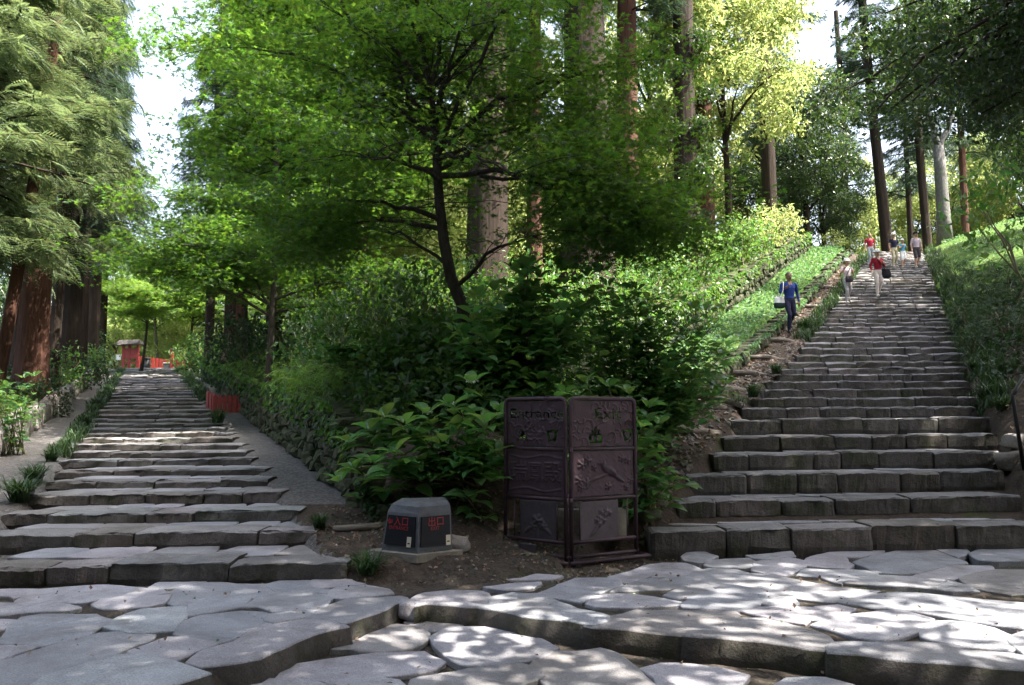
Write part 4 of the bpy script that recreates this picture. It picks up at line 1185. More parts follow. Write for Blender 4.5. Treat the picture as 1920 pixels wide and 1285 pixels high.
def blade_strip(name, pts, L, mat, seed, label=None, n=9, wide=.014):
    """grass set thickly along a strip: one mass"""
    rs = np.random.RandomState(seed); Vs = []; Fs = []; off = 0
    TV, TF = blade_clump(14, L, seed + 5, wide, .1)
    P = np.array(pts); k = len(P)
    ang = rs.rand(k) * 6.283
    Mx = np.zeros((k, 3, 3)); Mx[:, 0, 0] = np.cos(ang); Mx[:, 0, 1] = -np.sin(ang); Mx[:, 1, 0] = np.sin(ang); Mx[:, 1, 1] = np.cos(ang); Mx[:, 2, 2] = 1
    V, F = scatter(TV, TF, P, Mx, rs.uniform(.6, 1.25, k))
    return tag(link(name, np_mesh(name, V, F), mat), kind='stuff')
def strip_pts(fx, y0, y1, n, w, seed):
    rs = np.random.RandomState(seed); out = []
    for _ in range(n):
        y = y0 + (y1 - y0) * rs.rand(); x = float(fx(y)) + rs.normal() * w
        out.append((x, y, gz(x, y)))
    return out
blade_strip('edge_grass', strip_pts(lambda y: LxL(y) - .12, 13, 46, 420, .13, 1) + strip_pts(lambda y: LxR(y) + .12, 25.5, 46, 240, .13, 2), .3, M['grass'], 3)
blade_strip('edge_grass', strip_pts(lambda y: RxL(y) - .15, 21, 40, 330, .13, 4) + strip_pts(lambda y: RxR(y) + .2, 13, 40, 420, .2, 5), .34, M['grass'], 6)

def cover_mass(name, xlo, xhi, y0, y1, n, size, mat, seed, zr=(0.01, .08), bias=1.0, tm=None, up=1.0):
    rs = np.random.RandomState(seed)
    y = y0 + (y1 - y0) * rs.rand(n) ** bias
    a, b = xlo(y), xhi(y); x = a + (b - a) * rs.rand(n)
    z = ground(x, y)[0] + rs.uniform(zr[0], zr[1], n)
    P = np.stack([x, y, z], 1)
    Nn = rs.normal(size=(n, 3)) * .4 + np.array([0, 0, up]); D = rs.normal(size=(n, 3))
    TV, TF = tm if tm else leaf_quad(1.0, .8)
    V, F = scatter(TV, TF, P, quat_mats(D, Nn), size * rs.uniform(.6, 1.3, n) * (.7 + .022 * y))
    return tag(link(name, np_mesh(name, V, F), mat), kind='stuff')
sec = sections
cover_mass('ground_cover', lambda y: sec(y)[2] - .02, lambda y: sec(y)[3] + .08, 9.6, 40, 15000, .085, M['cover'], 1, bias=1.3)
cover_mass('ground_cover', lambda y: RxR(y) + .9, lambda y: RxR(y) + 6.5, 29, 45, 6500, .06, M['cover'], 2, bias=1.1, zr=(0, .05))
cover_mass('undergrowth', lambda y: sec(y)[1] + .1, lambda y: sec(y)[2] - .1, 9.4, 42, 26000, .13, M['under'], 3, zr=(0.0, .45), bias=1.3)
cover_mass('undergrowth', lambda y: LxL(y) - WPATH - 7, lambda y: LxL(y) - WPATH - .3, 11, 44, 9000, .13, M['darkshrub'], 4, zr=(0, .4), bias=1.2)
cover_mass('undergrowth', lambda y: RxR(y) + .25, lambda y: RxR(y) + 4.5, 14, 26, 5000, .11, M['darkshrub'], 5, zr=(0, .25))
cover_mass('leaf_litter', lambda y: RxR(y) + .1, lambda y: RxR(y) + 3.5, 9.5, 24, 2600, .075, M['litter'], 6, zr=(0, .02))
cover_mass('leaf_litter', lambda y: sec(y)[3] + .05, lambda y: RxL(y) - .05, 9, 36, 2000, .07, M['litter'], 7, zr=(0, .02), bias=1.2)
cover_mass('leaf_litter', lambda y: y * 0 - 2.2, lambda y: y * 0 + 1.8, 6.9, 9.3, 1300, .045, M['litter'], 8, zr=(0, .012))
cover_mass('leaf_litter', lambda y: y * 0 - 4, lambda y: y * 0 + 5, 4.6, 7.2, 150, .04, M['litter'], 9, zr=(.035, .05))
cover_mass('moss_sprouts', lambda y: y * 0 - 5, lambda y: y * 0 + 5.5, 4.6, 8.4, 1500, .03, M['cover'], 10, zr=(-.01, .02))
# creepers and moss leaves on the wall faces
def wall_creeper(fx, fz, fh, y0, y1, n, size, mat, seed, face, low=0.0):
    rs = np.random.RandomState(seed); y = y0 + (y1 - y0) * rs.rand(n) ** 1.3
    patch = np.sin(y * 2.1 + seed) + .7 * np.sin(y * 5.3 + 1) ; u = low + (1 - low) * (1 - rs.rand(n) ** (1.3 + .5 * patch))
    x = fx(y) + face * (.16 + .12 * rs.rand(n) * u); z = fz(y) + fh(y) * u + .06
    P = np.stack([x, y, z], 1); Nn = rs.normal(size=(n, 3)) * .45 + np.array([face * .8, -.3, .7]); D = rs.normal(size=(n, 3)) * .6 + np.array([0, 0, -.9])
    TV, TF = leaf_quad(1.0, .7)
    V, F = scatter(TV, TF, P, quat_mats(D, Nn), size * rs.uniform(.6, 1.3, n) * (.7 + .022 * y))
    return tag(link('wall_creeper', np_mesh('wall_creeper', V, F), mat), kind='stuff')
wall_creeper(lambda y: LxR(y) + .97, lambda y: zL(y) - .06, lambda y: .97 * ss(7.8, 10.8, y), 8.5, 44, 4200, .1, M['darkshrub'], 1, -1)
wall_creeper(lambda y: LxR(y) + .97, lambda y: zL(y) - .06, lambda y: 1.05 * ss(7.8, 10.8, y), 9.5, 40, 3200, .11, M['shrub'], 2, -1, .5)
wall_creeper(lambda y: sec(y)[2] - .03, lambda y: zR(y) + .22 * sec(y)[0], lambda y: .95 * sec(y)[0], 10.6, 24, 6500, .11, M['shrub'], 3, 1, .1)
wall_creeper(lambda y: sec(y)[2] - .03, lambda y: zR(y) + .22 * sec(y)[0], lambda y: .95 * sec(y)[0], 20, 39, 1500, .1, M['shrub'], 4, 1, .45)
wall_creeper(lambda y: sec(y)[3] - .03, lambda y: zR(y) - .08, lambda y: .3 * sec(y)[0], 9.6, 38, 5500, .085, M['cover'], 5, 1, .25)
# small stones on the bare soil round the sign
_r = np.random.RandomState(19); n = 500; x = _r.uniform(-2.2, 1.9, n); y = _r.uniform(6.9, 9.2, n)
_o8 = np.array([(1, 0, 0), (0, 1, 0), (-1, 0, 0), (0, -1, 0), (0, 0, .6), (0, 0, -.6)]) * .5
_f8 = np.array([(0, 1, 4), (1, 2, 4), (2, 3, 4), (3, 0, 4), (1, 0, 5), (2, 1, 5), (3, 2, 5), (0, 3, 5)])
V, F = scatter(_o8, _f8, np.stack([x, y, ground(x, y)[0] + .004], 1), quat_mats(unit(n, _r), np.tile([0, 0, 1.0], (n, 1)) + _r.normal(size=(n, 3)) * .3), _r.uniform(.012, .05, n))
tag(link('pebbles', np_mesh('pebbles', V, F), M['edgestone']), kind='stuff')
# loose stones on the earth path
rs = np.random.RandomState(9)
n = 1500; y = 8.6 + 27 * rs.rand(n) ** 1.3; a, b = sec(y)[3] + .1, RxL(y) - .05; x = a + (b - a) * rs.rand(n)
P = np.stack([x, y, ground(x, y)[0] + .01], 1)
_o = np.array([(1, 0, 0), (0, 1, 0), (-1, 0, 0), (0, -1, 0), (0, 0, .6), (0, 0, -.6)]) * .5
_f = np.array([(0, 1, 4), (1, 2, 4), (2, 3, 4), (3, 0, 4), (1, 0, 5), (2, 1, 5), (3, 2, 5), (0, 3, 5)])
V, F = scatter(_o, _f, P, quat_mats(unit(n, rs), np.tile([0, 0, 1.0], (n, 1)) + rs.normal(size=(n, 3)) * .3), rs.uniform(.03, .13, n))
tag(link('rubble', np_mesh('rubble', V, F), M['edgestone']), kind='stuff')

# ---- shrubs as rounded leafy masses
def shrub_mesh(seed, leaf, mat, per, n=26, rx=.8, rz=.55, tmpl=None):
    r = np.random.RandomState(seed)
    return leafy_crown('foliage', clumped(r, n, rx, rx, rz, .2, .42, .3), per, leaf, mat, seed, .75, .8, tmpl=tmpl)
_fr = frond(7, 1.0, .3, .5, .07)
SHB = [shrub_mesh(s, .11, M['shrub'], 95) for s in (101, 102, 103)]
SHM = [shrub_mesh(s, .11, M['under'], 95) for s in (111, 112)]
SHD = [shrub_mesh(s, .12, M['darkshrub'], 110) for s in (104, 105)]
SHN = [shrub_mesh(s, .26, M['darkshrub'], 26, 26, tmpl=_fr) for s in (106,)]
SHL = [shrub_mesh(s, .11, M['broadlight'], 90) for s in (107,)]
SHF = [shrub_mesh(s, .34, M['fern'], 20, 24, .7, .35, tmpl=_fr) for s in (108, 109)]
def stems_mesh(seed, n=9, H=1.0):
    b = MB(); r = random.Random(seed)
    for k in range(n):
        a = r.uniform(0, 6.28); q = Vector((math.cos(a) * .5, math.sin(a) * .5, H * r.uniform(.6, 1.0)))
        limb(b, (r.uniform(-.1, .1), r.uniform(-.1, .1), -.1), q, .014, .005, .05, 5, seed + k)
    me = b.mesh('stems'); me.materials.append(M['stemwood']); return me
STM = [stems_mesh(1), stems_mesh(2)]
_ns = [0]
def shrub(p, label, mesh, s=1.0, sz=1.0, group=None, lift=.45, name='shrub', cat='shrub'):
    i = _ns[0]; _ns[0] += 1
    root = thing(name, p, label, cat, group, i * 1.1)
    o = link('foliage', mesh, None, root); o.scale = (s, s, s * sz); o.location = (0, 0, lift * s * sz)
    o = link('stems', STM[i % 2], None, root); o.scale = (s, s, s * sz * .9)
    return root
def offwall(y, d): x = float(sec(y)[2] - d); return Vector((x, y, gz(x, y)))
GU = 'shrubs above the upper retaining wall'
_w = ['first', 'second', 'third', 'fourth', 'fifth', 'sixth', 'seventh', 'eighth', 'ninth', 'tenth', 'eleventh']
for i, (y, d, s) in enumerate([(13.5, .9, 1.0), (15.5, .7, 1.05), (17.5, 1.0, 1.15), (19.5, .6, 1.1), (21.5, 1.0, 1.3), (24, .7, 1.3), (26.5, 1.1, 1.5), (29, .7, 1.5), (31.5, 1.2, 1.7), (34, .8, 1.6), (36.5, 1.0, 1.7)]):
    shrub(offwall(y, d), 'leafy green shrub on the upper retaining wall, %s from its lower end' % _w[i], SHL[0] if i in (9, 10) else SHB[i % 3], s, 1.0, GU)
for i, (y, d, s) in enumerate([(15, 2.6, 1.2), (18.5, 2.9, 1.3), (22.5, 3.4, 1.5), (27, 3.2, 1.6), (31, 3.4, 1.6)]):
    shrub(offwall(y, d), 'taller shrub of the back row behind the upper wall, %s from the sign' % _w[i], SHB[(i + 1) % 3], s, 1.1, GU)
GF = 'ferns hanging over the mossy retaining wall'
for i, (y, s) in enumerate([(11.0, .6), (12.2, .75), (13.5, .8), (15, .85), (16.6, .8), (18.5, .8), (21, .9), (24, 1.0)]):
    x = float(sec(y)[1] + .35)
    shrub(Vector((x, y, gz(x, y))), 'feathery fern clump on the mossy retaining wall, %s from the sign' % _w[i], SHF[i % 2], s, .8, GF, .25, 'fern_clump', 'fern')
GW = 'bushes above the mossy retaining wall'
for i, (px, y, s, ms) in enumerate([(400, 34, 1.6, SHB[0]), (375, 39, 1.6, SHB[2]), (440, 29, 1.5, SHD[0]), (470, 25, 1.4, SHD[1]), (600, 15.5, 1.2, SHM[1]), (660, 14, 1.2, SHM[0]), (730, 13.2, 1.15, SHM[0]), (790, 12.5, 1.0, SHM[1]), (560, 19, 1.4, SHD[0]), (690, 18, 1.3, SHM[1]), (780, 17, 1.3, SHB[0])]):
    shrub(og(px, y), ['bush nearest the red gate on the wall top', 'bush at the far end of the mossy wall', 'dark bush above the red picket fence', 'dark bush between the picket fence and the ferns', 'leafy bush above the sunlit ferns', 'leafy bush right of the sunlit ferns', 'green bush left of the maple foot', 'green bush touching the maple foot', 'dark bush under the shady maple', 'bush under the slim sunlit cedar', 'bush behind the maple foot'][i], ms, s, 1.1, GW, .55)
GLs = 'bushes behind the left path'
for i, (px, y, s, ms, lb) in enumerate([(18, 15.5, .65, SHB[0], 'light leafy bush at the left edge before the red cedar'), (-30, 14.5, .7, SHB[1], 'leafy bush cut by the left edge of the picture'), (110, 26, 1.2, SHB[2], 'low green bush behind the left edging stones'), (150, 30, 1.2, SHD[0], 'dark low bush beside the third left trunk'),
                                    (152, 35, 1.2, SHB[1], 'green bush under the last dark cedar by the gate'), (146, 38, 1.9, SHD[1], 'tall dark rounded bush left of the red gate'), (80, 21, .9, SHD[0], 'dark bush at the foot of the massive red cedar')]):
    shrub(og(px, y), lb, ms, s, 1.0, GLs, .5)
GRb = 'dark needle shrubs on the right bank'
for i, (px, y, s, lb) in enumerate([(1800, 29, 1.3, 'highest'), (1835, 27, 1.2, 'second highest'), (1850, 23.5, 1.1, 'third highest'), (1885, 25, 1.4, 'rightmost upper'), (1815, 22, 1.0, 'stair-side middle'), (1870, 20, 1.1, 'right middle'), (1830, 18.5, .9, 'stair-side lower'), (1900, 18, 1.2, 'lowest right'), (1905, 22, 1.3, 'broad right')]):
    shrub(og(px, y), 'dark feathery shrub on the right bank, the %s one' % lb, SHN[0], s * .85, .8, GRb)
p = og(1925, 24); hd = shrub(p, 'big clipped green hedge mass at the right edge above the lawn', SHB[0], 2.6, 1.2, None, .7, 'hedge', 'hedge')
shrub(og(1560, 40.5), 'low sunny shrub at the far head of the log path', SHL[0], 1.0, .8, None)

# ---- hydrangeas, leaf by leaf
def hyd_leaf(seed=0):
    V = []; F = []
    prof = [(0.0, .02), (.12, .2), (.3, .44), (.5, .5), (.72, .36), (.88, .16), (1.0, .0)]
    for t, w in prof:
        z = .10 * math.sin(t * 2.2) - .20 * t * t
        V += [(-w * .58, t, z + w * .20), (0, t, z), (w * .58, t, z + w * .20)]
    for i in range(len(prof) - 1):
        a = 3 * i; F += [(a, a + 1, a + 4, a + 3), (a + 1, a + 2, a + 5, a + 4)]
    return np.array(V), np.array(F)
_hv, _hf = hyd_leaf()
HL = np_mesh('leaf', _hv, _hf, True); HL.materials.append(M['hydra'])
def hydrangea(base, tips, label, leaf, seed, fill=0, nodes=2, flowers=0, lim=300, group='hydrangea bushes round the sign'):
    rr = random.Random(seed); rs = np.random.RandomState(seed)
    root = thing('hydrangea_bush', base, label, 'bush', group)
    b = MB(); cnt = 0; fp = []
    FP = []; FD = []; FN = []
    def put(p, d, n, L):
        nonlocal cnt
        if cnt < lim:
            Mx = quat_mats(np.array([tuple(d)]), np.array([tuple(n)]))[0]
            o = link('leaf', HL, None, root); cnt += 1
            m4 = Matrix([list(r) for r in Mx]).to_4x4() @ Matrix.Scale(L, 4); m4.translation = p
            o.matrix_basis = m4
        else:
            FP.append(tuple(p)); FD.append(tuple(d)); FN.append(tuple(n))
    for k, tw in enumerate(tips):
        t = Vector(tw) - Vector(base)
        s0 = Vector((rr.uniform(-.2, .2), rr.uniform(-.12, .12), -.05))
        c1 = s0.lerp(t, .5) + Vector((0, 0, .12)) - Vector((t.x, t.y, 0)) * .18
        pts = [s0 * (1 - u) ** 2 + c1 * 2 * u * (1 - u) + t * u * u for u in np.linspace(0, 1, 8)]
        b.tube(pts, np.linspace(.011, .004, 8), 5, cap=False)
        ax = (pts[-1] - pts[-2]).normalized()
        az = rr.uniform(0, 6.28)
        for nd in range(nodes + 1):
            u = 1.0 - nd * rr.uniform(.13, .2)
            i = min(int(u * 7), 6); p = pts[i].lerp(pts[i + 1], u * 7 - i)
            m = 4 if nd == 0 else 2
            for q in range(m):
                a = az + nd * 1.57 + q * (6.283 / m) + rr.uniform(-.3, .3)
                h = Vector((math.cos(a), math.sin(a), 0))
                el = (.45 if nd == 0 else .08) + rr.uniform(-.25, .2)
                d = (h * math.cos(el) + Vector((0, 0, 1)) * math.sin(el) + ax * .35)
                nrm = Vector((0, 0, 1)) * 1.0 - h * .3 + Vector((rr.uniform(-.3, .3), rr.uniform(-.3, .3), 0))
                put(p + d.normalized() * .03, d, nrm, leaf * rr.uniform(.7, 1.2) * (.85 if nd == 0 else 1.05))
        if k < flowers: fp.append(t + Vector((0, 0, .03)))
    b.build('stems', M['stemwood'], root)
    # inner and lower leaves, too many and too hidden to pick apart
    for _ in range(fill):
        t = Vector(rr.choice(tips)) - Vector(base); u = rr.uniform(.25, .95)
        p = t * u + Vector((rr.gauss(0, .12), rr.gauss(0, .12), rr.gauss(0, .09)))
        if p.z < .05: p.z = .05 + rr.random() * .2
        a = rr.uniform(0, 6.28)
        FP.append(tuple(p)); FD.append((math.cos(a), math.sin(a), rr.uniform(-.3, .35))); FN.append((rr.gauss(0, .3), rr.gauss(0, .3), 1))
    if FP:
        V, F = scatter(_hv, _hf, np.array(FP), quat_mats(np.array(FD), np.array(FN)), leaf * rs.uniform(.6, 1.1, len(FP)))
        o = link('foliage', np_mesh('foliage', V, F, True), M['hydra'], root); o['kind'] = 'stuff'
    for q in fp:
        n = 26; v = unit(n, rs) * .05; v[:, 2] = np.abs(v[:, 2]) * .7
        TV, TF = leaf_quad(.028, .026)
        V, F = scatter(TV, TF, v + np.array(q), quat_mats(unit(n, rs), v), np.ones(n))
        link('flower_head', np_mesh('flower_head', V, F), M['white'], root)
    return root
def tipsat(lst, y, dy, seed):
    r = random.Random(seed); return [at_y(a, b, y + r.uniform(-dy, dy)) for a, b in lst]
T1 = [(885, 722), (845, 765), (800, 780), (760, 795), (722, 785), (690, 808), (655, 830), (638, 905), (700, 870), (740, 850), (790, 842), (830, 832), (870, 805), (910, 795), (935, 775), (905, 850), (860, 872), (780, 900), (820, 925), (880, 935), (920, 905), (730, 925), (675, 935), (850, 965), (905, 975), (760, 955), (930, 850), (665, 880)]
bx = at_y(870, 1000, 8.75); hydrangea(Vector((bx.x, 8.75, gz(bx.x, 8.75))), tipsat(T1, 8.5, .35, 1), 'large-leaved hydrangea spreading behind the granite marker, left of the bronze sign', .26, 201, 380, 2, 3)
T2 = [(1100, 722), (1140, 728), (1180, 742), (1215, 768), (1235, 798), (1210, 835), (1240, 872), (1258, 908), (1222, 915), (1062, 742), (1120, 765), (1205, 800), (1195, 880)]
bx = at_y(1190, 960, 8.75); hydrangea(Vector((bx.x, 8.75, gz(bx.x, 8.75))), tipsat(T2, 8.7, .25, 2), 'hydrangea peeping out right of the bronze sign beside the first wide step', .23, 202, 200, 2, 0)
rr = random.Random(8)
def region(n, x0, x1, top, bot, seed):
    r = random.Random(seed); out = []
    for _ in range(n):
        x = r.uniform(x0, x1); t = top(x); out.append((x, t + (bot - t) * r.random() ** 1.5))
    return out
topf = lambda x: float(np.interp(x, [800, 850, 900, 950, 1000, 1060, 1120, 1200, 1280, 1370], [665, 610, 555, 520, 497, 503, 508, 535, 565, 590]))
bx = at_y(960, 800, 10.4); hydrangea(Vector((bx.x, 10.4, gz(bx.x, 10.4))), tipsat(region(62, 815, 1090, topf, 760, 3), 10.2, .6, 4), 'tall dark hydrangea mound behind the bronze sign', .23, 203, 2600, 2, 0)
bx = at_y(1200, 800, 10.8); hydrangea(Vector((bx.x, 10.8, gz(bx.x, 10.8))), tipsat(region(70, 1080, 1365, topf, 755, 5), 10.7, .6, 6), 'hydrangea mound between the bronze sign and the bright ground cover', .18, 204, 3400, 2, 0)
bx = at_y(720, 800, 11.5); hydrangea(Vector((bx.x, 11.5, gz(bx.x, 11.5))), tipsat(region(24, 590, 850, lambda x: 650.0, 760, 7), 11.6, .6, 8), 'shaded hydrangea on the bank below the maple', .17, 205, 1200, 2, 0)
bx = at_y(30, 800, 13.5); hydrangea(Vector((bx.x, 13.5, gz(bx.x, 13.5))), tipsat(region(14, -40, 75, lambda x: 705.0, 800, 9), 13.4, .4, 10), 'pale hydrangea at the left edge behind the upright edging stones', .17, 206, 120, 2, 0)

# climbing vine on the tall cedar
pv = og(1290, 29.5)
cl = []
r = random.Random(4)
for k in range(46):
    z = r.uniform(.8, 9.5); a = r.uniform(2.6, 6.6)
    cl.append(((math.cos(a) * r.uniform(.45, .95), math.sin(a) * r.uniform(.45, .95), z), r.uniform(.25, .5)))
vine = thing('climbing_vine', pv, 'glossy vine climbing the tall cedar above the retaining wall', 'vine')
link('foliage', leafy_crown('foliage', cl, 420, .14, M['broad'], 55, .9), None, vine)
b = MB(); limb(b, (-.55, -.2, 0), (-.5, -.1, 8), .05, .02, 0, 7, 1); b.build('stems', M['twig'], vine)

# ================================================================ the folding bronze sign
def text_mesh(body, size):
    cu = bpy.data.curves.new('text', 'FONT'); cu.body = body; cu.size = size; cu.align_x = 'CENTER'; cu.align_y = 'CENTER'; cu.resolution_u = 3
    o = bpy.data.objects.new('text', cu); COL.objects.link(o)
    dg = bpy.context.evaluated_depsgraph_get(); dg.update()
    me = bpy.data.meshes.new_from_object(o.evaluated_get(dg))
    bpy.data.objects.remove(o); bpy.data.curves.remove(cu)
    return me
def text_tris(body, size):
    me = text_mesh(body, size); me.calc_loop_triangles()
    T = np.array([[me.vertices[i].co[:2] for i in t.vertices] for t in me.loop_triangles])
    bpy.data.meshes.remove(me); return T
def in_tris(T, P, grow=0.0):
    m = np.zeros(len(P), bool)
    for a, b, c in T:
        d = (b[0] - a[0]) * (c[1] - a[1]) - (b[1] - a[1]) * (c[0] - a[0])
        if abs(d) < 1e-12: continue
        w0 = ((b[0] - P[:, 0]) * (c[1] - P[:, 1]) - (b[1] - P[:, 1]) * (c[0] - P[:, 0])) / d
        w1 = ((c[0] - P[:, 0]) * (a[1] - P[:, 1]) - (c[1] - P[:, 1]) * (a[0] - P[:, 0])) / d
        m |= (w0 >= -grow) & (w1 >= -grow) & (1 - w0 - w1 >= -grow)
    return m
def stroke_mask(P, strokes, w):
    m = np.zeros(len(P), bool)
    for s in strokes:
        for (x1, y1, w1), (x2, y2, w2) in zip(s[:-1], s[1:]):
            d = np.array([x2 - x1, y2 - y1]); q = P - np.array([x1, y1])
            t = np.clip((q @ d) / (d @ d + 1e-9), 0, 1)
            dist = np.linalg.norm(q - t[:, None] * d, axis=1)
            m |= dist < w * (w1 + (w2 - w1) * t)
    return m
# brush strokes of the characters, unit box
KIRI = {'iri': [[(-.12, .42, .8), (.02, .25, 1.1), (.2, -.1, 1.2), (.48, -.45, .7)], [(.03, .2, 1.0), (-.15, -.12, 1), (-.45, -.45, .5)]],
        'kuchi': [[(-.38, .32, 1.0), (-.32, 0, 1), (-.24, -.4, .9)], [(-.38, .32, .8), (0, .33, .9), (.4, .36, 1.2), (.34, 0, 1.1), (.24, -.38, 1.0)], [(-.24, -.34, .8), (.25, -.33, .9)]],
        'de': [[(0, .5, 1), (0, 0, 1), (0, -.4, 1)], [(-.28, .3, .9), (-.26, .08, .9), (.27, .08, .9), (.28, .32, .9)], [(-.45, -.02, 1), (-.42, -.4, 1), (.43, -.4, 1), (.45, .0, 1)]]}
HB = at_z(1067, 1057, GZ); HB.z = gz(HB.x, HB.y)
zrow = lambda py: at_y(1067, py, HB.y).z - HB.z
Z_T, Z_1, Z_2, Z_3, Z_4 = zrow(747), zrow(843), zrow(938), zrow(1019), zrow(1050)
EL = at_y(948, 900, HB.y + .42); ER = at_y(1191, 900, HB.y + .42)
sign = thing('folding_sign', HB, 'dark bronze two-leaf sign with pierced Entrance and Exit lettering', 'sign')
bird = None
def relief_waves(P, sd):
    h = np.zeros(len(P)); rs = np.random.RandomState(sd)
    for _ in range(46):
        c = np.array([rs.uniform(P[:, 0].min(), P[:, 0].max()), rs.uniform(P[:, 1].min(), P[:, 1].max())]); r0 = rs.uniform(.03, .075); a0 = rs.rand() * 6.283
        q = P - c; r = np.linalg.norm(q, axis=1); a = np.arctan2(q[:, 1], q[:, 0])
        h += .006 * np.exp(-((r - r0) / .007) ** 2) * (np.cos(a - a0) > .1)
    return h
def ell(P, cx, cy, rx, ry, rot, h):
    c, s = math.cos(rot), math.sin(rot); q = P - np.array([cx, cy]); u = (q[:, 0] * c + q[:, 1] * s) / rx; v = (-q[:, 0] * s + q[:, 1] * c) / ry
    return h * np.sqrt(np.clip(1 - u * u - v * v, 0, 1))
def flower(P, cx, cy, r, h):
    q = P - np.array([cx, cy]); rr_ = np.linalg.norm(q, axis=1) / r; a = np.arctan2(q[:, 1], q[:, 0])
    return h * np.clip(1 - rr_ / (.75 + .25 * np.abs(np.cos(2.5 * a))), 0, 1) ** .5 * (.6 + .4 * np.cos(5 * a) * (rr_ > .3)) + h * .6 * np.exp(-(rr_ / .2) ** 2)
for side, E in ((-1, EL), (1, ER)):
    dvec = Vector((E.x - HB.x, E.y - HB.y, 0)); W = dvec.length; du = dvec.normalized()
    nrm = Vector((du.y, -du.x, 0)); 
    if nrm.y > 0: nrm = -nrm
    R3 = Matrix((du, nrm, Vector((0, 0, 1)))).transposed()
    off = .03
    def L3(u, v, z): return du * u + nrm * v + Vector((0, 0, z))
    fr = MB()
    a, b = off, W
    cr = .045
    path = [L3(a, 0, .0), L3(a, 0, Z_T - cr), L3(a + cr * .3, 0, Z_T - cr * .3), L3(a + cr, 0, Z_T), L3(b - cr, 0, Z_T), L3(b - cr * .3, 0, Z_T - cr * .3), L3(b, 0, Z_T - cr), L3(b, 0, .02)]
    fr.tube(path, .021, 10)
    for z in (Z_1, Z_2, Z_3): fr.tube([L3(a, 0, z), L3(b, 0, z)], .018, 8)
    fr.build('frame', M['bronze'], sign, True)
    rl = MB(); 
    rl.tube([L3(-.01, .05, .035), L3(W + .08, .05, .035), L3(W + .13, .05, .03), L3(W + .15, -.02, .03), L3(W + .12, -.12, .03)], .022, 8)
    rl.tube([L3(.0, .0, .085), L3(W + .02, .0, .085)], .019, 8)
    rl.build('base_rail', M['bronze'], sign, True)
    for z in (Z_1, Z_2): MB().box(L3(.0, .0, z), (.07, .05, .035), R3).build('hinge', M['bronze'], sign)
    for z in (Z_T * .55, Z_T * .45):
        rg = MB(); rg.tube([L3(b + .015 + .02 * math.cos(t), .02, z + .025 * math.sin(t)) for t in np.linspace(0, 6.283, 12)], .004, 5, cap=False); rg.build('ring', M['bronze'], sign, True)
    rods = MB()
    for u in (a + .1, b - .11): rods.tube([L3(u, 0, Z_3), L3(u, 0, Z_2)], .007, 6)
    rods.build('rod', M['bronze'], sign, True)
    def plate(name, u0, u1, z0, z1, hf, hole, mat, res, v=0.0):
        nu, nz = int((u1 - u0) / res), int((z1 - z0) / res)
        gu = np.linspace(u0, u1, nu + 1); gzz = np.linspace(z0, z1, nz + 1)
        UU, ZZ = np.meshgrid(gu, gzz, indexing='ij'); Pc = np.stack([(UU - (u0 + u1) / 2).ravel(), (ZZ - (z0 + z1) / 2).ravel()], 1)
        if side < 0: Pc[:, 0] *= -1
        h = hf(Pc)
        V = np.array([tuple(L3(float(u), v + float(hh), float(z))) for u, z, hh in zip(UU.ravel(), ZZ.ravel(), h)])
        i0 = (np.arange(nu)[:, None] * (nz + 1) + np.arange(nz)[None, :]).ravel()
        F = np.stack([i0, i0 + nz + 1, i0 + nz + 2, i0 + 1], 1)
        if side < 0: F = F[:, ::-1]
        if hole is not None:
            cc = Pc[F].mean(1); F = F[~hole(cc)]
        o = link(name, np_mesh(name, V, F, True), mat, sign)
        md = o.modifiers.new('thickness', 'SOLIDIFY'); md.thickness = .006; md.offset = -1
        return o
    m_ = .022
    ww = W - off
    # pierced panel
    sc = .125
    if side < 0:
        T = text_tris('Entrance', .168); ks = [('iri', -.15), ('kuchi', .2)]
    else:
        T = text_tris('Exit', .2); ks = [('de', -.1), ('kuchi', .3)]
    hh_ = (Z_T - Z_1)
    def hole(c, T=T, ks=ks):
        q = (c - np.array([0.02 if side < 0 else .05, hh_ * .19])) * np.array([.92, 1.25])
        m1 = in_tris(T, q, .02)
        # stencil bridges keep the letters in place
        
        for k, x in ks: m1 |= stroke_mask((c - np.array([x, -hh_ * .24])) / (sc if k != 'de' else sc * 1.15), KIRI[k], .105)
        return m1
    plate('pierced_panel', a + m_, b - m_, Z_1 + m_, Z_T - m_, lambda P: relief_waves(P, 3 + side), hole, M['bronze'], .0055)
    if side < 0:
        KT = [(text_tris(ch, .21), x) for ch, x in (('瑞', -.2), ('鳳', .0), ('殿', .2))]
        def hf(P):
            h = np.zeros(len(P)) + .002 * np.sin(P[:, 0] * 60) * np.sin(P[:, 1] * 55)
            for T_, x in KT: h = np.maximum(h, .012 * in_tris(T_, P - np.array([x, 0]), .05))
            yb = .16 + .015 * np.sin(P[:, 0] * 14)
            h += .007 * np.exp(-((np.abs(P[:, 1]) - yb) / .008) ** 2) * (np.abs(P[:, 0]) < .31) + .007 * np.exp(-((np.abs(P[:, 0]) - .31 - .01 * np.sin(P[:, 1] * 20)) / .008) ** 2) * (np.abs(P[:, 1]) < .16)
            return h
    else:
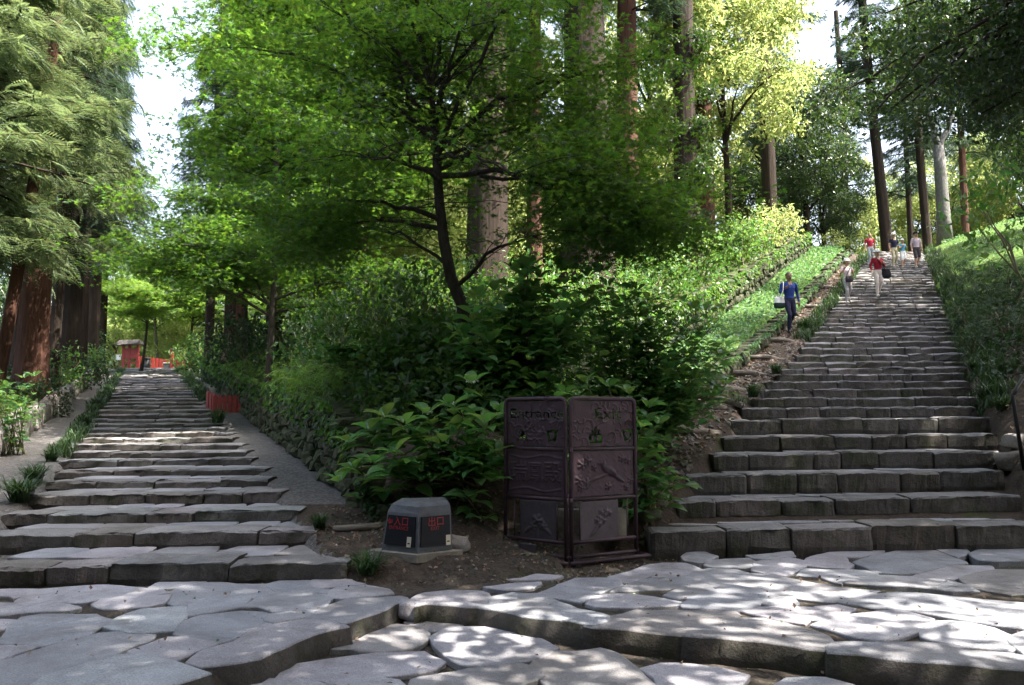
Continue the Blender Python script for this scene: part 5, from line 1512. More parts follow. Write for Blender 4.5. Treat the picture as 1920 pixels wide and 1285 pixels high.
        def hf(P):
            h = .0025 * np.sin(P[:, 0] * 70 + 2 * np.sin(P[:, 1] * 40)) * np.sin(P[:, 1] * 62)
            h = np.maximum(h, ell(P, .06, .03, .11, .048, -.55, .034)); h = np.maximum(h, ell(P, -.015, .095, .036, .03, .3, .028)); h = np.maximum(h, ell(P, -.055, .1, .02, .007, .2, .015))
            h = np.maximum(h, ell(P, .17, -.05, .1, .02, -.5, .02)); h = np.maximum(h, ell(P, .08, .02, .09, .025, -.6, .04))
            h = np.maximum(h, ell(P, -.05, -.035, .24, .014, .28, .018)); h = np.maximum(h, ell(P, -.2, -.11, .13, .012, .7, .014))
            for cx_, cy_, r_ in ((-.27, .09, .06), (-.2, .13, .05), (-.3, -.06, .055), (-.22, -.09, .06), (-.28, -.13, .05), (.3, .12, .05), (.22, .14, .045), (.33, -.08, .045), (.05, -.13, .045), (.28, -.15, .04), (-.12, .06, .04)):
                h = np.maximum(h, flower(P, cx_, cy_, r_, .022))
            return h
    plate('relief_panel', a + m_, b - m_, Z_2 + m_, Z_1 - m_, hf, None, M['bronze'], .0075)
    if side < 0:
        def hf2(P):
            h = np.maximum(flower(P, 0, .0, .07, .02), flower(P, -.05, -.06, .05, .018)); h = np.maximum(h, flower(P, .06, -.05, .05, .018))
            for s_ in (-1, 1): h = np.maximum(h, ell(P, s_ * .11, -.09, .06, .018, s_ * -.7, .012))
            return np.maximum(h, ell(P, 0, -.12, .012, .07, 0, .01))
    else:
        def hf2(P):
            h = np.zeros(len(P))
            for cx_, cy_ in ((.02, .08), (.06, .05), (0, .03), (-.03, .0), (.08, .09), (.12, .07), (.0, -.03), (.05, .0)): h = np.maximum(h, flower(P, cx_, cy_, .035, .018))
            return np.maximum(h, ell(P, -.06, -.09, .09, .014, .8, .012))
    uc = off + ww * (.45 if side < 0 else .42)
    plate('small_plaque', uc - ww * .29, uc + ww * .29, Z_3 + .0, Z_2 - .025, hf2, None, M['bronzelow'], .009, .006)
    if side < 0:
        plate('name_plate', W * .44, W * .72, .05, Z_3 - .03, lambda P: .003 * ((np.abs(P[:, 1] % .03 - .015) < .006) & (np.abs(P[:, 0]) < .06) & (P[:, 1] < .03)), None, M['bronzelow'], .011, .075)
    else:
        wr = MB(); wr.tube([L3(.05 + .035 * math.cos(t), .085, .055 + .04 * math.sin(t)) for t in np.linspace(0, 6.283, 14)], .004, 5, cap=False); wr.build('wire_loop', M['bronze'], sign, True)
wr = MB(); q = Vector((EL.x - HB.x, EL.y - HB.y, 0)) * .33
wr.tube([q + Vector((.03 * math.cos(t), -.02, Z_T + .025 * math.sin(t))) for t in np.linspace(0, 6.283, 14)], .004, 5, cap=False)
wr.tube([q + Vector((.05 + .02 * math.cos(t), -.02, Z_T - .015 + .03 * math.sin(t))) for t in np.linspace(0, 6.283, 14)], .004, 5, cap=False)
wr.build('wire_loop', M['bronze'], sign, True)

# low block and stones behind the sign
bp = at_y(1085, 1030, HB.y + .75)
bp = Vector((bp.x, HB.y + .75, gz(bp.x, HB.y + .75)))
Vb, Fb = block(-.5, .5, -.14, .3, .27, .3, random.Random(2), 9, .5)
tag(link('stone_block', py_mesh('stone_block', Vb, Fb, True), M['concrete'], None, bp), 'low rectangular stone block lying behind the bronze sign', 'block')
def boulder(px, py, s, label, mat, seed, flat=.6, pos=None):
    p = hit(px, py) if pos is None else Vector(pos); me = rock_mesh(random.Random(seed), 3, flat)
    me.polygons.foreach_set('use_smooth', np.full(len(me.polygons), True)); me.materials.append(M[mat]); me.name = 'boulder'
    p.z += s * .2
    o = tag(link('boulder', me, None, None, p), label, 'boulder'); o.scale = (s, s * .8, s); o.rotation_euler = (0, 0, seed)
boulder(0, 0, .3, 'pale rounded boulder seen through the open base of the sign', 'edgestone', 3, .5, bp + Vector((-.12, .05, .27)))
boulder(1896, 878, .42, 'rounded stone at the right end of the lower wide steps', 'edgestone', 4)
boulder(1905, 838, .34, 'smaller stone perched above another at the right step ends', 'edgestone', 5)
boulder(1226, 948, .32, 'dark rounded rock between the sign and the wide stairway', 'wallstone', 6)
boulder(1212, 975, .3, 'flat rock below the dark one beside the first wide step', 'wallstone', 7, .45)
boulder(858, 1030, .26, 'pale stone beside the granite marker on the bare soil', 'edgestone', 8, .5)
boulder(1345, 752, .5, 'mossy rock at the lower end of the ground cover strip', 'wallstone', 9)
boulder(1300, 775, .4, 'grey rock under the hydrangea leaves by the log path', 'wallstone', 10)
kp = at_z(768, 1128, GZ); boulder(0, 0, .2, 'small dark cobble in the corner where the kerbs meet', 'kerb', 11, .7, (kp.x, kp.y, .1))

# ---------------------------------------------------------------- granite marker with two black plates
GB0 = hit(783, 1046)
mk = thing('granite_marker', GB0, 'low grey granite marker with two black plates in red lettering', 'marker')
def mpt(px, py, y): return at_y(px, py, y) - GB0
y0 = GB0.y; yb = y0 + .22
hz = at_y(783, 946, y0).z - GB0.z
lw = mpt(716, 1000, yb).x; rw = mpt(848, 1000, yb).x
lt, rt = mpt(731, 1000, yb).x, mpt(842, 1000, yb).x
ct = .03
Vm = [(0, 0, .03), (rw, .22, .03), (rw - .05, .62, .03), (lw + .05, .62, .03), (lw, .22, .03)]
def ringz(k, z, back): return [(0, back, z), (rw + (rt - rw) * k, .22 + back, z), (rw - .05 + (rt - rw) * k, .6, z), (lw + .05 + (lt - lw) * k, .6, z), (lw + (lt - lw) * k, .22 + back, z)]
rg = [Vm, ringz(.6, hz * .8, .05), ringz(1.0, hz * .93, .07)]
top = ringz(1.4, hz, .14)
rg.append([(x * .92, y, z) for x, y, z in top])
Vall = [p for r_ in rg for p in r_]; Fm = []
for r_ in range(3):
    for i in range(5): Fm.append((r_ * 5 + i, r_ * 5 + (i + 1) % 5, r_ * 5 + 5 + (i + 1) % 5, r_ * 5 + 5 + i))
Fm.append(tuple(15 + i for i in range(5))); Fm.append((4, 3, 2, 1, 0))
bm = bmesh.new(); vs = [bm.verts.new(v) for v in Vall]
for f in Fm: bm.faces.new([vs[i] for i in f])
bmesh.ops.subdivide_edges(bm, edges=[e for e in bm.edges if min(e.verts[0].co.z, e.verts[1].co.z) > hz * .9], cuts=3, use_grid_fill=True)
for v in bm.verts:
    if v.co.z > hz * .95: v.co.z += .014 * noise.noise(v.co * 9)
bmesh.ops.recalc_face_normals(bm, faces=bm.faces)
me = bpy.data.meshes.new('body'); bm.to_mesh(me); bm.free(); link('body', me, M['granite'], mk)
pl = MB(); pl.add([(0, -.07, -.04), (rw + .1, .19, -.04), (rw, .7, -.04), (lw - .0, .7, -.04), (lw - .12, .19, -.04), (0, -.07, .03), (rw + .1, .19, .03), (rw, .7, .03), (lw, .7, .03), (lw - .12, .19, .03)],
                  [(0, 1, 6, 5), (1, 2, 7, 6), (2, 3, 8, 7), (3, 4, 9, 8), (4, 0, 5, 9), (5, 6, 7, 8, 9)])
pl.build('plinth', M['concrete'], mk)
for sgn, xw, txt, small in ((-1, lw, '⇐入口', 'ENTRANCE'), (1, rw, '出口', 'EXIT')):
    A0, A1 = Vector((0, 0, .03)), Vector((xw, .22, .03))
    B0, B1 = Vector((0, .05, hz * .8)), Vector((xw + ((lt - lw) if sgn < 0 else (rt - rw)) * .6, .27, hz * .8))
    pt = lambda u, v: (A0.lerp(A1, u)).lerp(B0.lerp(B1, u), v)
    n = (A1 - A0).cross(B0 - A0).normalized()
    if n.y > 0: n = -n
    fr_ = [pt(.07, .16), pt(.93, .16), pt(.93, .92), pt(.07, .92)]
    V = [p - n * .004 for p in fr_] + [p + n * .016 for p in fr_]
    o = MB().add(V, [(4, 5, 6, 7), (0, 1, 5, 4), (1, 2, 6, 5), (2, 3, 7, 6), (3, 0, 4, 7)]).build('plate', M['blackpanel'], mk)
    ux = (pt(.9, .5) - pt(.1, .5)).normalized() * (1 if sgn > 0 else -1); uz = (pt(.5, .9) - pt(.5, .1)).normalized()
    for body, size, u, v in ((txt, .09, .6 if sgn < 0 else .5, .76), (small, .045, .55 if sgn < 0 else .47, .6)):
        tm = text_mesh(body, size); c = pt(u, v) + n * .0185
        for vv in tm.vertices:
            q = vv.co.copy(); vv.co = c + ux * q.x + uz * q.y
        tm.name = 'lettering'; link('lettering', tm, M['redtext'], mk)
    u0 = .22 if sgn < 0 else .86
    c = pt(u0, .27)
    q = [c + ux * a + uz * b_ + n * .019 for a, b_ in ((-.025, -.045), (.025, -.045), (.025, .045), (-.025, .045))]
    s_ = MB().add(q, [(0, 1, 2, 3)]).build('sticker', M['tan'], mk)
    q = [c + ux * a + uz * b_ + n * .0205 for a, b_ in ((-.014, -.018), (.014, -.018), (.014, -.006), (-.014, -.006))]
    MB().add(q, [(0, 1, 2, 3)]).build('print', M['black'], s_)

# ---------------------------------------------------------------- red picket fence
_fx = at_y(399, 768, 22.3).x
fpos = Vector((_fx, 22.3, gz(_fx + .3, 22.3)))
pf = thing('picket_fence', fpos, 'short red picket fence closing the right side of the narrow stairway', 'fence')
fd = fpos.y; u1 = fd / 1493.0
hgt = 33 * u1
def picket(x, y, h, w, rot, z0=0.0):
    m = MB(); R = Matrix.Rotation(rot, 3, 'Z')
    P = [(-w / 2, 0), (w / 2, 0), (w / 2, h * .88), (w * .25, h), (-w * .25, h), (-w / 2, h * .88)]
    V = [R @ Vector((a, -.015, b)) + Vector((x, y, z0)) for a, b in P] + [R @ Vector((a, .015, b)) + Vector((x, y, z0)) for a, b in P]
    m.add(V, [(0, 1, 2, 3, 4, 5), (11, 10, 9, 8, 7, 6)] + [(i, i + 6, (i + 1) % 6 + 6, (i + 1) % 6) for i in range(6)])
    m.build('picket', M['redwood'], pf)
for k in range(6): picket((4 + k * 9.2) * u1, 0, hgt, 7.4 * u1, 0)
for k in range(3): picket(-3 * u1 - k * .25, .18 + k * .42, hgt * 1.02, .36, 2.1, .04 + k * .05)
m = MB(); m.box((26 * u1, .035, hgt * .12), (54 * u1, .03, hgt * .2)); m.box((26 * u1, .035, hgt * .62), (54 * u1, .03, hgt * .14)); m.build('rail', M['redwood'], pf)
m = MB(); m.box((-3 * u1 - .25 + .03, .62, hgt * .3 + .08), (.05, 1.3, .1), Matrix.Rotation(.54, 3, 'Z')); m.box((-3 * u1 - .25 + .03, .62, hgt * .72 + .08), (.05, 1.3, .1), Matrix.Rotation(.54, 3, 'Z')); m.build('rail', M['redwood'], pf)

# ---------------------------------------------------------------- the red gate area at the far end
def far(px, py, y=47.0): return at_y(px, py, y)
g0 = og(240, 47); zf = g0.z
gt = thing('notice_shelter', g0, 'red notice shelter with a thin roof at the top of the narrow stairway', 'notice board')
def fx(px): return (px - 240) * 47 / 1493.0
for px in (230, 241, 257): MB().box((fx(px), 0, .8), (.13, .13, 1.7)).build('post', M['redwood'], gt)
MB().box((fx(244), -.02, 1.15), (.86, .06, .62)).build('board', M['redwood'], gt)
MB().box((fx(244), 0, .62), (.86, .08, .1)).build('rail', M['redwood'], gt)
rm = MB(); rm.add([(fx(220), -.5, 1.6), (fx(262), -.5, 1.72), (fx(262), .5, 1.72), (fx(220), .5, 1.6), (fx(221), 0, 1.95), (fx(261), 0, 2.0)], [(0, 1, 5, 4), (2, 3, 4, 5), (0, 4, 3), (1, 2, 5), (3, 2, 1, 0)]); rm.build('roof', M['roof'], gt)
g1 = og(275, 49); rf = thing('red_fence', g1, 'red board fence running right from the notice shelter', 'fence')
for k in range(10): MB().box((-.55 + k * .19, .09 * k, .75 - .022 * k), (.17, .03, .75)).build('plank', M['redwood'], rf)
MB().box((.3, .46, .4), (2.0, .07, .1), Matrix.Rotation(.45, 3, 'Z')).build('rail', M['redwood'], rf)
g2 = og(322, 46.5); po = thing('red_post', g2, 'single red post standing right of the top of the narrow stairway', 'post')
MB().box((0, 0, .5), (.16, .16, 1.2)).build('shaft', M['redwood'], po); MB().box((0, 0, 1.13), (.2, .2, .06), None, 0, .6).build('cap', M['roof'], po)
g3 = og(340, 48); rf2 = thing('red_fence', g3, 'low red fence at the right of the stair top', 'fence')
for k in range(6): MB().box((-.3 + k * .16, 0, .3), (.11, .03, .6)).build('plank', M['redwood'], rf2)
MB().box((.1, .03, .42), (1.0, .03, .08)).build('rail', M['redwood'], rf2)
g4 = og(275, 46.8); ln = thing('dark_bin', g4, 'dark rounded bin standing at the top centre of the stairs', 'bin')
MB().tube([(0, 0, 0), (0, 0, .1), (0, 0, .55)], [.19, .21, .2], 12).build('body', M['black'], ln, True)
MB().tube([(0, 0, .55), (0, 0, .62), (0, 0, .68)], [.22, .2, .06], 12).build('lid', M['black'], ln, True)
g5 = og(314, 46.6); bxx = thing('grey_box', g5, 'pale grey utility box beside the single red post', 'box')
MB().box((0, 0, .15), (.36, .3, .3)).build('body', M['granite'], bxx); MB().box((0, 0, .32), (.4, .34, .04)).build('lid', M['white'], bxx)
g6 = og(222, 46); wsn = thing('white_sign', g6, 'small white notice on a post left of the red shelter', 'sign')
MB().box((0, 0, .35), (.05, .05, .8)).build('post', M['twig'], wsn); MB().box((0, -.04, .66), (.26, .03, .3)).build('board', M['white'], wsn)

# ---------------------------------------------------------------- handrail, logs, scrap
hp = on_ground(1921, 10.0); top0 = at_y(1899, 742, 10.0)
hr = thing('handrail', hp, 'black iron handrail post with a bent rail at the right edge', 'handrail')
b = MB(); b.tube([Vector((0, 0, -.1)), top0 - hp - Vector((0, 0, .06)), top0 - hp, top0 - hp + Vector((.02, .02, .03))], .024, 8); b.build('post', M['black'], hr, True)
b = MB(); b.tube([top0 - hp, at_y(1906, 728, 10.05) - hp, at_y(1924, 700, 10.15) - hp, at_y(1990, 650, 10.6) - hp, at_y(2080, 600, 11.2) - hp], .024, 8); b.build('rail', M['black'], hr, True)
b = MB(); qq = at_y(2080, 600, 11.2) - hp; b.tube([qq, Vector((qq.x, qq.y, gz(qq.x + hp.x, qq.y + hp.y) - hp.z - .1))], .024, 8); b.build('post', M['black'], hr, True)
for i, y in enumerate([11.8, 13.2, 14.8, 16.6, 18.6, 20.8, 23.4, 26.4, 30.0]):
    a_, b_ = float(sec(y)[3]) + .05, float(RxL(y)) - .02
    p = Vector(((a_ + b_) / 2, y, gz((a_ + b_) / 2, y)))
    m = MB(); m.tube([Vector((a_, y - .12, gz(a_, y) + .05)) - p, Vector((0, 0, .07)), Vector((b_, y + .12, gz(b_, y) + .06)) - p], .06, 7)
    tag(m.build('path_log', M['log'], None, True, p), 'weathered log across the earth path left of the wide stairway, %s from the bottom' % _w[i], 'log', 'timber treads of the earth path')
p = hit(625, 998); q = hit(716, 992)
tag(MB().tube([Vector((0, 0, .02)), q - p + Vector((0, 0, .03))], .035, 6).build('path_log', M['log'], None, True, p), 'thin pale timber lying across the foot of the gravel strip', 'log')
p = hit(1345, 766); m = MB(); m.tube([Vector((-.25, .3, .25)), Vector((.35, -.2, .05))], .055, 6); tag(m.build('fallen_log', M['log'], None, True, p), 'short slanting log at the lower end of the ground cover strip', 'log')
p = at_z(1796, 1097, GZ + .02); me = py_mesh('paper_scrap', [(-.09, 0, .014), (.0, .03, .02), (.1, -.02, .013), (-.02, -.03, .03)], [(0, 3, 1), (1, 3, 2)]); tag(link('paper_scrap', me, M['white'], None, p), 'small white paper scrap lying on the right paving', 'paper')
# ================================================================ people
SKIN = plain('skin', (0.42, 0.25, 0.17), 0.55, 0, 0.06)
DSKIN = plain('tanned skin', (0.22, 0.12, 0.075), 0.55, 0, 0.06)
HAIR = plain('dark hair', (0.02, 0.016, 0.014), 0.5)
def cloth(n, c): return plain(n, c, 0.85, 0, 0.12, 14, 0.2, 25, 0.2)
CL = {k: cloth(k + ' cloth', c) for k, c in dict(blue=(.025, .05, .22), navy=(.02, .022, .05), denim=(.022, .028, .07), pink=(.72, .62, .67), grey=(.4, .37, .38), red=(.26, .015, .03), cream=(.6, .52, .48), redshirt=(.4, .03, .06), greytrousers=(.33, .36, .4),
      khaki=(.38, .34, .23), turquoise=(.1, .35, .5), white=(.75, .74, .74), lilac=(.5, .4, .48), charcoal=(.05, .042, .05), black=(.015, .015, .018), hatwhite=(.74, .74, .72), hatblue=(.5, .62, .78), shoe=(.1, .08, .07), paleshoe=(.6, .56, .52), vest=(.2, .36, .42)).items()}

def ring_loft(rings, n=14):
    """rings: (centre, rx, ry) stacked upward -> closed body"""
    V = []; F = []
    for c, rx, ry in rings:
        for j in range(n):
            a = 2 * math.pi * j / n
            V.append((c[0] + rx * math.cos(a), c[1] + ry * math.sin(a), c[2]))
    for i in range(len(rings) - 1):
        for j in range(n):
            k = (j + 1) % n; F.append((i * n + j, i * n + k, (i + 1) * n + k, (i + 1) * n + j))
    F.append(tuple(range(n - 1, -1, -1))); F.append(tuple((len(rings) - 1) * n + j for j in range(n)))
    return V, F

def person(feet, H, label, outfit, face=0.0, arms=None, stride=.16, skin=None, hat=None, hair=True, long_sleeve=False, capri=False, female=False, back=0.17, head_turn=0.0, short=False):
    """front of the body is local -Y; feet: point under the leading foot"""
    skin = skin or SKIN
    k = H / 1.7
    root = thing('person', feet, label, 'person', 'visitors on the wide stairway', face)
    sw = (.165 if female else .19)
    hipw = .085
    # joints
    hipz, shz = .9, 1.40
    J = {}
    J['hipL'] = Vector((hipw, .0, hipz)); J['hipR'] = Vector((-hipw, .0, hipz))
    s = stride
    J['footR'] = Vector((-hipw * 1.05, -s * .6, .07)); J['kneeR'] = Vector((-hipw * 1.1, -s * .75 - .03, .49))
    J['footL'] = Vector((hipw * 1.05, s * 1.25, .07 + back)); J['kneeL'] = Vector((hipw * 1.1, s * .1 - .09, .5 + back * .35))
    J['shL'] = Vector((sw, 0.01, shz)); J['shR'] = Vector((-sw, 0.01, shz))
    A = {'L': (Vector((sw + .06, .03, 1.12)), Vector((sw + .07, -.05, .87))), 'R': (Vector((-sw - .06, .03, 1.12)), Vector((-sw - .07, -.05, .87)))}
    if arms: A.update({a: (Vector(v[0]), Vector(v[1])) for a, v in arms.items()})
    mb = MB()
    seg = []      # (p, q, r, material)
    def tubeseg(pts, rad, mats):
        mb.tube(pts, rad, 10)
        for i in range(len(pts) - 1): seg.append((pts[i], pts[i + 1], (rad[i] + rad[i + 1]) / 2, mats[i]))
    top, bot, sh = 1, 2, 3
    # torso
    w = 1.0 if not female else .9
    R = [((0, 0, .80), .10, .09), ((0, 0, .86), .155, .115), ((0, 0, .93), .16 * (1.05 if female else 1), .115), ((0, -.005, 1.04), .138 * w, .10), ((0, -.01, 1.15), .15 * w, .108), ((0, -.012, 1.27), .168 * w, .115), ((0, .0, 1.36), .165 * w, .10), ((0, .005, 1.42), .12 * w, .075), ((0, .005, 1.455), .06, .058), ((0, -.002, 1.50), .053, .055)]
    V, F = ring_loft(R); mb.add(V, F)
    seg.append((Vector((0, 0, .82)), Vector((0, 0, .95)), .15, bot)); seg.append((Vector((0, 0, 1.02)), Vector((0, 0, 1.36)), .15, top)); seg.append((Vector((-.1, 0, 1.39)), Vector((.1, 0, 1.39)), .07, top))
    seg.append((Vector((0, 0, 1.47)), Vector((0, 0, 1.53)), .05, 0)); seg.append((Vector((0, -.01, 1.58)), Vector((0, 0, 1.64)), .09, 0))
    # head
    Rh = [((0, -.03, 1.475), .03, .035), ((0, -.03, 1.495), .05, .058), ((0, -.022, 1.53), .066, .08), ((0, -.012, 1.58), .075, .094), ((0, -.006, 1.63), .077, .098), ((0, 0, 1.67), .068, .085), ((0, .004, 1.695), .045, .055), ((0, .005, 1.705), .015, .02)]
    V, F = ring_loft(Rh)
    Rz = Matrix.Rotation(head_turn, 3, 'Z'); mb.add([Rz @ Vector(v) for v in V], F)
    mb.box(Rz @ Vector((0, -.112, 1.555)), (.022, .03, .045), Rz, 0, .6)
    for sx in (-1, 1): mb.box(Rz @ Vector((sx * .08, .005, 1.565)), (.02, .035, .055), Rz)
    mb.tube([Vector((0, .005, 1.38)), Vector((0, -.005, 1.54))], [.062, .052], 10)
    for sd in 'LR':
        sx = 1 if sd == 'L' else -1
        h, kn, ft = J['hip' + sd], J['knee' + sd], J['foot' + sd]
        m2 = kn.lerp(ft, .5) + Vector((0, .02, 0))
        legm = [bot, bot, 0 if capri or short else bot, 0 if capri or short else bot] if not short else [bot, 0, 0, 0]
        tubeseg([h, h.lerp(kn, .5), kn, m2, ft], [.092, .08, .06, .058, .042] if not capri else [.095, .088, .075, .052, .04], legm)
        toe = ft + Vector((sx * .02, -.16, -.035))
        mb.tube([ft + Vector((0, .05, -.035)), ft + Vector((0, -.04, -.03)), toe], [.036, .043, .032], 8)
        seg.append((ft + Vector((0, .06, -.04)), toe, .05, sh))
        el, ha = A[sd]; so = J['sh' + sd]
        fm = [top, top if long_sleeve else 0, 0]
        mid = so.lerp(el, .55)
        tubeseg([so + Vector((-sx * .03, 0, .0)), so.lerp(el, .15), mid, el], [.055, .056, .047, .04], [top, top, top if long_sleeve or not female or outfit.get('sleeve', 1) else 0])
        wr = el.lerp(ha, .9)
        tubeseg([el, el.lerp(ha, .4), wr], [.04, .038, .026], [top if long_sleeve else 0, (top if outfit.get('cuff', 1) else 0) if long_sleeve else 0])
        d = (ha - el).normalized(); side = d.cross(Vector((0, 1, 0)));
        side = side.normalized() if side.length > .1 else Vector((1, 0, 0)); nn = side.cross(d).normalized()
        palm = ha + d * .07
        mb.tube([wr, ha + d * .02, palm], [.026, .036, .034], 8)
        seg.append((wr, palm + d * .1, .03, 0))
        for f_, (o_, l_) in enumerate(((-.027, .06), (-.009, .072), (.009, .068), (.026, .052))):
            b0 = palm + side * o_ - d * .015; b1 = b0 + d * l_ * .55 + nn * .006 * sx; b2 = b1 + d * l_ * .4 + nn * .022 * sx
            mb.tube([b0, b1, b2], [.0115, .0105, .008], 6)
        t0 = ha + side * -.03 * sx; mb.tube([t0, t0 - side * .022 * sx + d * .03, t0 - side * .026 * sx + d * .06], [.012, .0105, .009], 6)
    me = mb.mesh('body', True)
    tmp = bpy.data.objects.new('tmp_person', me); COL.objects.link(tmp)
    md = tmp.modifiers.new('fuse', 'REMESH'); md.mode = 'VOXEL'; md.voxel_size = .015; md.use_smooth_shade = True
    ms = tmp.modifiers.new('soft', 'SMOOTH'); ms.factor = .5; ms.iterations = 2
    dg = bpy.context.evaluated_depsgraph_get(); dg.update()
    body = bpy.data.meshes.new_from_object(tmp.evaluated_get(dg)); bpy.data.objects.remove(tmp); bpy.data.meshes.remove(me)
    body.name = 'body'
    n = len(body.polygons); C = np.empty(n * 3, np.float32); body.polygons.foreach_get('center', C); C = C.reshape(-1, 3)
    best = np.full(n, 9.0); mi = np.zeros(n, np.int32)
    for p, q, r, m in seg:
        p, q = np.array(p), np.array(q); d = q - p; t = np.clip(((C - p) @ d) / (d @ d + 1e-9), 0, 1)
        ds = np.linalg.norm(C - p - t[:, None] * d, axis=1) / r
        u = ds < best; best[u] = ds[u]; mi[u] = m
    mi[C[:, 2] > 1.485] = 0
    if outfit.get('vneck', 1): mi[(C[:, 2] > 1.37 - .9 * np.abs(C[:, 0])) & (C[:, 1] < -.02) & (np.abs(C[:, 0]) < .06) & (C[:, 2] > 1.35)] = 0
    for sx in (-1, 1):
        e = np.array(Rz @ Vector((sx * .032, -.095, 1.585))); mi[np.linalg.norm((C - e) * np.array([.8, .7, 1.5]), axis=1) < .016] = 4
    e = np.array(Rz @ Vector((0, -.1, 1.515))); mi[np.linalg.norm((C - e) * np.array([.55, .8, 2.2]), axis=1) < .015] = 5
    body.materials.clear()
    for m in (skin, CL[outfit['top']], CL[outfit['bot']], CL[outfit['shoe']], HAIR, CL['red']): body.materials.append(m)
    body.polygons.foreach_set('material_index', mi); body.polygons.foreach_set('use_smooth', np.ones(n, bool))
    o = link('body', body, None, root); o.scale = (k, k, k)
    if hair:
        V = []; F = []; nA, nB = 16, 7
        for i in range(nB + 1):
            th = math.pi * .5 * i / nB * (1.25 if female else 1.0)
            for j in range(nA):
                a = 2 * math.pi * j / nA
                r0 = math.sin(th); yy = math.sin(a); low = (1.0 if yy > -.25 else .62)
                th2 = th * low; V.append(Rz @ Vector((.087 * math.sin(th2) * math.cos(a), .004 + .107 * math.sin(th2) * yy, 1.62 + .1 * math.cos(th2) - (.05 if female and yy > 0 and i > 5 else 0))))
        for i in range(nB):
            for j in range(nA): F.append((i * nA + j, i * nA + (j + 1) % nA, (i + 1) * nA + (j + 1) % nA, (i + 1) * nA + j))
        hm = py_mesh('hair', V, F, True); hh = link('hair', hm, HAIR, root); hh.scale = (k, k, k)
    if hat:
        m = MB(); V, F = ring_loft([((0, 0, 1.628), .155, .165), ((0, 0, 1.636), .155, .165), ((0, 0, 1.65), .10, .118), ((0, 0, 1.70), .094, .112), ((0, 0, 1.745), .075, .09), ((0, 0, 1.76), .03, .04)] if hat[1] == 'brim' else [((0, 0, 1.635), .092, .11), ((0, 0, 1.68), .09, .106), ((0, 0, 1.73), .06, .07), ((0, 0, 1.74), .02, .02)], 18)
        m.add([Rz @ Vector(v) for v in V], F)
        if hat[1] == 'cap':
            m.add([Rz @ Vector(v) for v in [(-.07, -.09, 1.64), (.07, -.09, 1.64), (.05, -.18, 1.625), (-.05, -.18, 1.625), (-.07, -.09, 1.648), (.07, -.09, 1.648), (.05, -.18, 1.632), (-.05, -.18, 1.632)]], [(0, 1, 2, 3), (7, 6, 5, 4), (3, 2, 6, 7), (1, 5, 6, 2), (0, 3, 7, 4)])
        if hat[1] == 'brim':
            V2, F2 = ring_loft([((0, 0, 1.654), .103, .121), ((0, 0, 1.675), .1005, .1185)], 18); m.add([Rz @ Vector(v) for v in V2], F2, 1)
        ho = m.build('hat', [CL[hat[0]], CL[hat[2] if len(hat) > 2 else hat[0]]], root, True); ho.scale = (k, k, k)
    return root, k

def bag(owner, name, label, pts_strap, c, size, mats, k, slump=.85):
    """a soft bag at c (owner's frame) with its strap; a thing of its own"""
    rz = Matrix.Rotation(owner.rotation_euler.z, 3, 'Z')
    loc = Vector(owner.location) + rz @ (Vector(c) * k)
    root = thing(name, loc, label, 'bag', None, owner.rotation_euler.z)
    w, d, h = [v * k / 2 for v in size]
    V = []; F = []
    rings = [(-h, .75), (-h * .8, 1.0), (-h * .1, 1.05), (h * .6, .92), (h, slump)]
    n = 12
    for z, f in rings:
        for j in range(n):
            a = 2 * math.pi * j / n; cx_ = math.copysign(abs(math.cos(a)) ** .6, math.cos(a)); sy_ = math.copysign(abs(math.sin(a)) ** .6, math.sin(a))
            V.append((w * f * cx_, d * f * sy_ * (1.1 if z < 0 else .7), z))
    for i in range(len(rings) - 1):
        for j in range(n): F.append((i * n + j, i * n + (j + 1) % n, (i + 1) * n + (j + 1) % n, (i + 1) * n + j))
    F.append(tuple(range(n - 1, -1, -1))); F.append(tuple((len(rings) - 1) * n + j for j in range(n)))
    mi = [0] * len(F)
    if len(mats) > 2:
        for i in range(n): mi[i] = 1; mi[n + i] = 1
        mi[-2] = 1
    link('pouch', py_mesh('pouch', V, F, True, mi), [mats[0], mats[2] if len(mats) > 2 else mats[0]], root)
    b = MB(); b.tube([(Vector(p) - Vector(c)) * k for p in pts_strap], .013 * k, 6); b.build('strap', mats[1], root, True)
    return root

def at_feet(px, py): return hit(px, py)
def height_of(p, py_top): 
    q0 = proj(p); q = at_y(q0[0], py_top, p.y); return q.z - p.z
def put(px, pyf, pyt, **kw):
    p = at_feet(px, pyf); H = height_of(p, pyt)
    return p, H
p, H = put(1482, 626, 512)
r_, k = person(p, H, 'man in dark blue shirt and navy trousers walking down the log path', dict(top='blue', bot='navy', shoe='shoe'), face=.15, skin=DSKIN, long_sleeve=True, arms={'R': ((-.27, .02, 1.13), (-.17, -.13, 1.24)), 'L': ((.27, .05, 1.12), (.27, -.02, .87))}, stride=.2)
bag(r_, 'shoulder_bag', 'white and dark green tote bag on the shoulder of the man in blue', [(-.2, -.08, 1.43), (-.24, -.13, 1.2), (-.29, -.06, .98), (-.29, .08, .98), (-.24, .1, 1.2), (-.2, .06, 1.43), (-.2, -.08, 1.43)], (-.29, .01, .86), (.3, .16, .32), [CL['white'], CL['white'], cloth('dark green canvas', (.03, .06, .05))], k)
p, H = put(1590, 572, 487)
r_, k = person(p, H, 'woman in a white brimmed hat, pink top and grey trousers with crossbody bag', dict(top='pink', bot='grey', shoe='paleshoe', sleeve=0), face=.1, female=True, hat=('hatwhite', 'brim'), stride=.16, arms={'R': ((-.25, -.02, 1.16), (-.2, -.2, 1.3)), 'L': ((.25, -.02, 1.14), (.14, -.18, 1.22))})
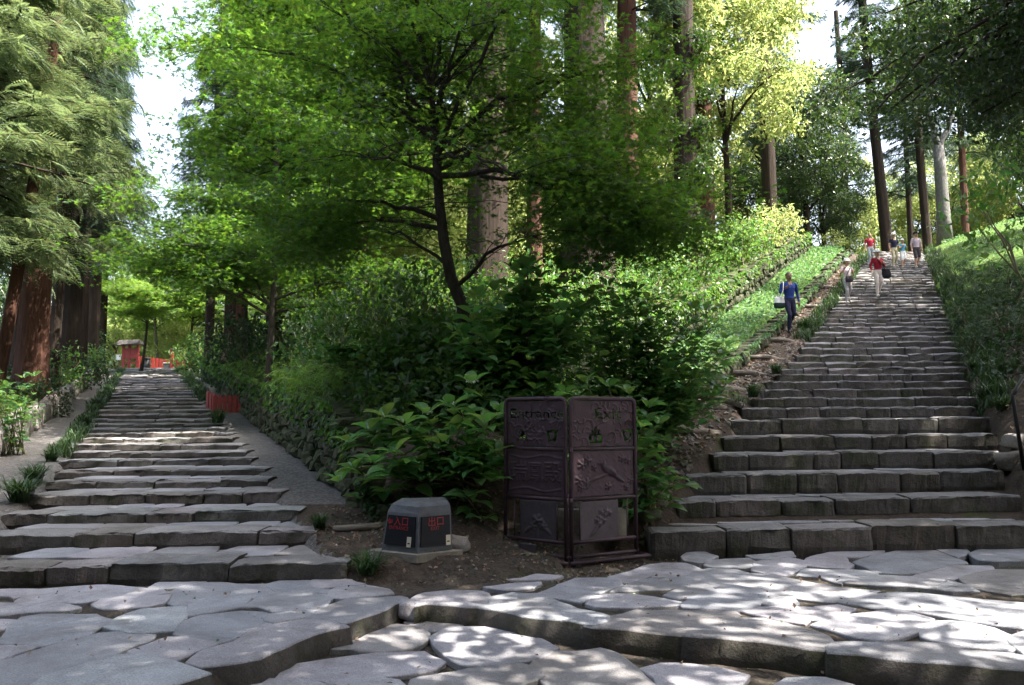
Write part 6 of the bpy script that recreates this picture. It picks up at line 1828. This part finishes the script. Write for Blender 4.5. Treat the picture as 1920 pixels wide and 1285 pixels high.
bag(r_, 'shoulder_bag', 'dark crossbody bag hanging in front of the woman in the pink top', [(.13, -.1, 1.43), (.0, -.15, 1.25), (-.13, -.16, 1.0), (-.05, -.19, .95), (.1, -.17, 1.1), (.17, -.1, 1.3)], (-.02, -.19, .93), (.27, .13, .24), [CL['charcoal'], CL['black']], k)
p, H = put(1648, 560, 470)
r_, k = person(p, H, 'woman in a dark red cardigan, pale trousers and a light blue hat', dict(top='red', bot='cream', shoe='paleshoe'), face=.05, female=True, hat=('hatwhite', 'brim', 'hatblue'), long_sleeve=True, stride=.13, arms={'R': ((-.25, .02, 1.13), (-.27, -.1, .93)), 'L': ((.25, .0, 1.13), (.12, -.17, 1.22))})
bag(r_, 'shoulder_bag', 'large black bag on the side of the woman in the red cardigan', [(-.1, -.1, 1.43), (.05, -.15, 1.2), (.2, -.15, .98), (.3, -.02, .9), (.22, .1, 1.1), (.05, .1, 1.42)], (.26, -.06, .86), (.34, .17, .34), [CL['black'], CL['black']], k)
p, H = put(1633, 500, 438)
person(p, H, 'man in a bright red shirt and grey trousers behind the woman in the cardigan', dict(top='redshirt', bot='greytrousers', shoe='shoe'), face=0, stride=.1)
p, H = put(1678, 505, 438)
person(p, H, 'woman in a white hat, navy sleeveless top and khaki trousers', dict(top='navy', bot='khaki', shoe='paleshoe', sleeve=0), face=.1, female=True, hat=('hatwhite', 'brim'), stride=.08, arms={'L': ((.24, .02, 1.12), (.2, -.14, 1.0))})
p, H = put(1694, 506, 449)
person(p, H, 'child in a white cap, turquoise top and white shorts', dict(top='turquoise', bot='white', shoe='paleshoe', sleeve=0), face=.1, female=True, hat=('hatwhite', 'cap'), stride=.1, capri=True, arms={'R': ((-.23, -.02, 1.16), (-.1, -.17, 1.25)), 'L': ((.23, -.02, 1.16), (.1, -.17, 1.24))})
p, H = put(1720, 503, 436)
person(p, H, 'woman in a black hat, lilac top and dark cropped trousers', dict(top='lilac', bot='charcoal', shoe='paleshoe'), face=-.05, female=True, hat=('black', 'brim'), stride=.1, capri=True)
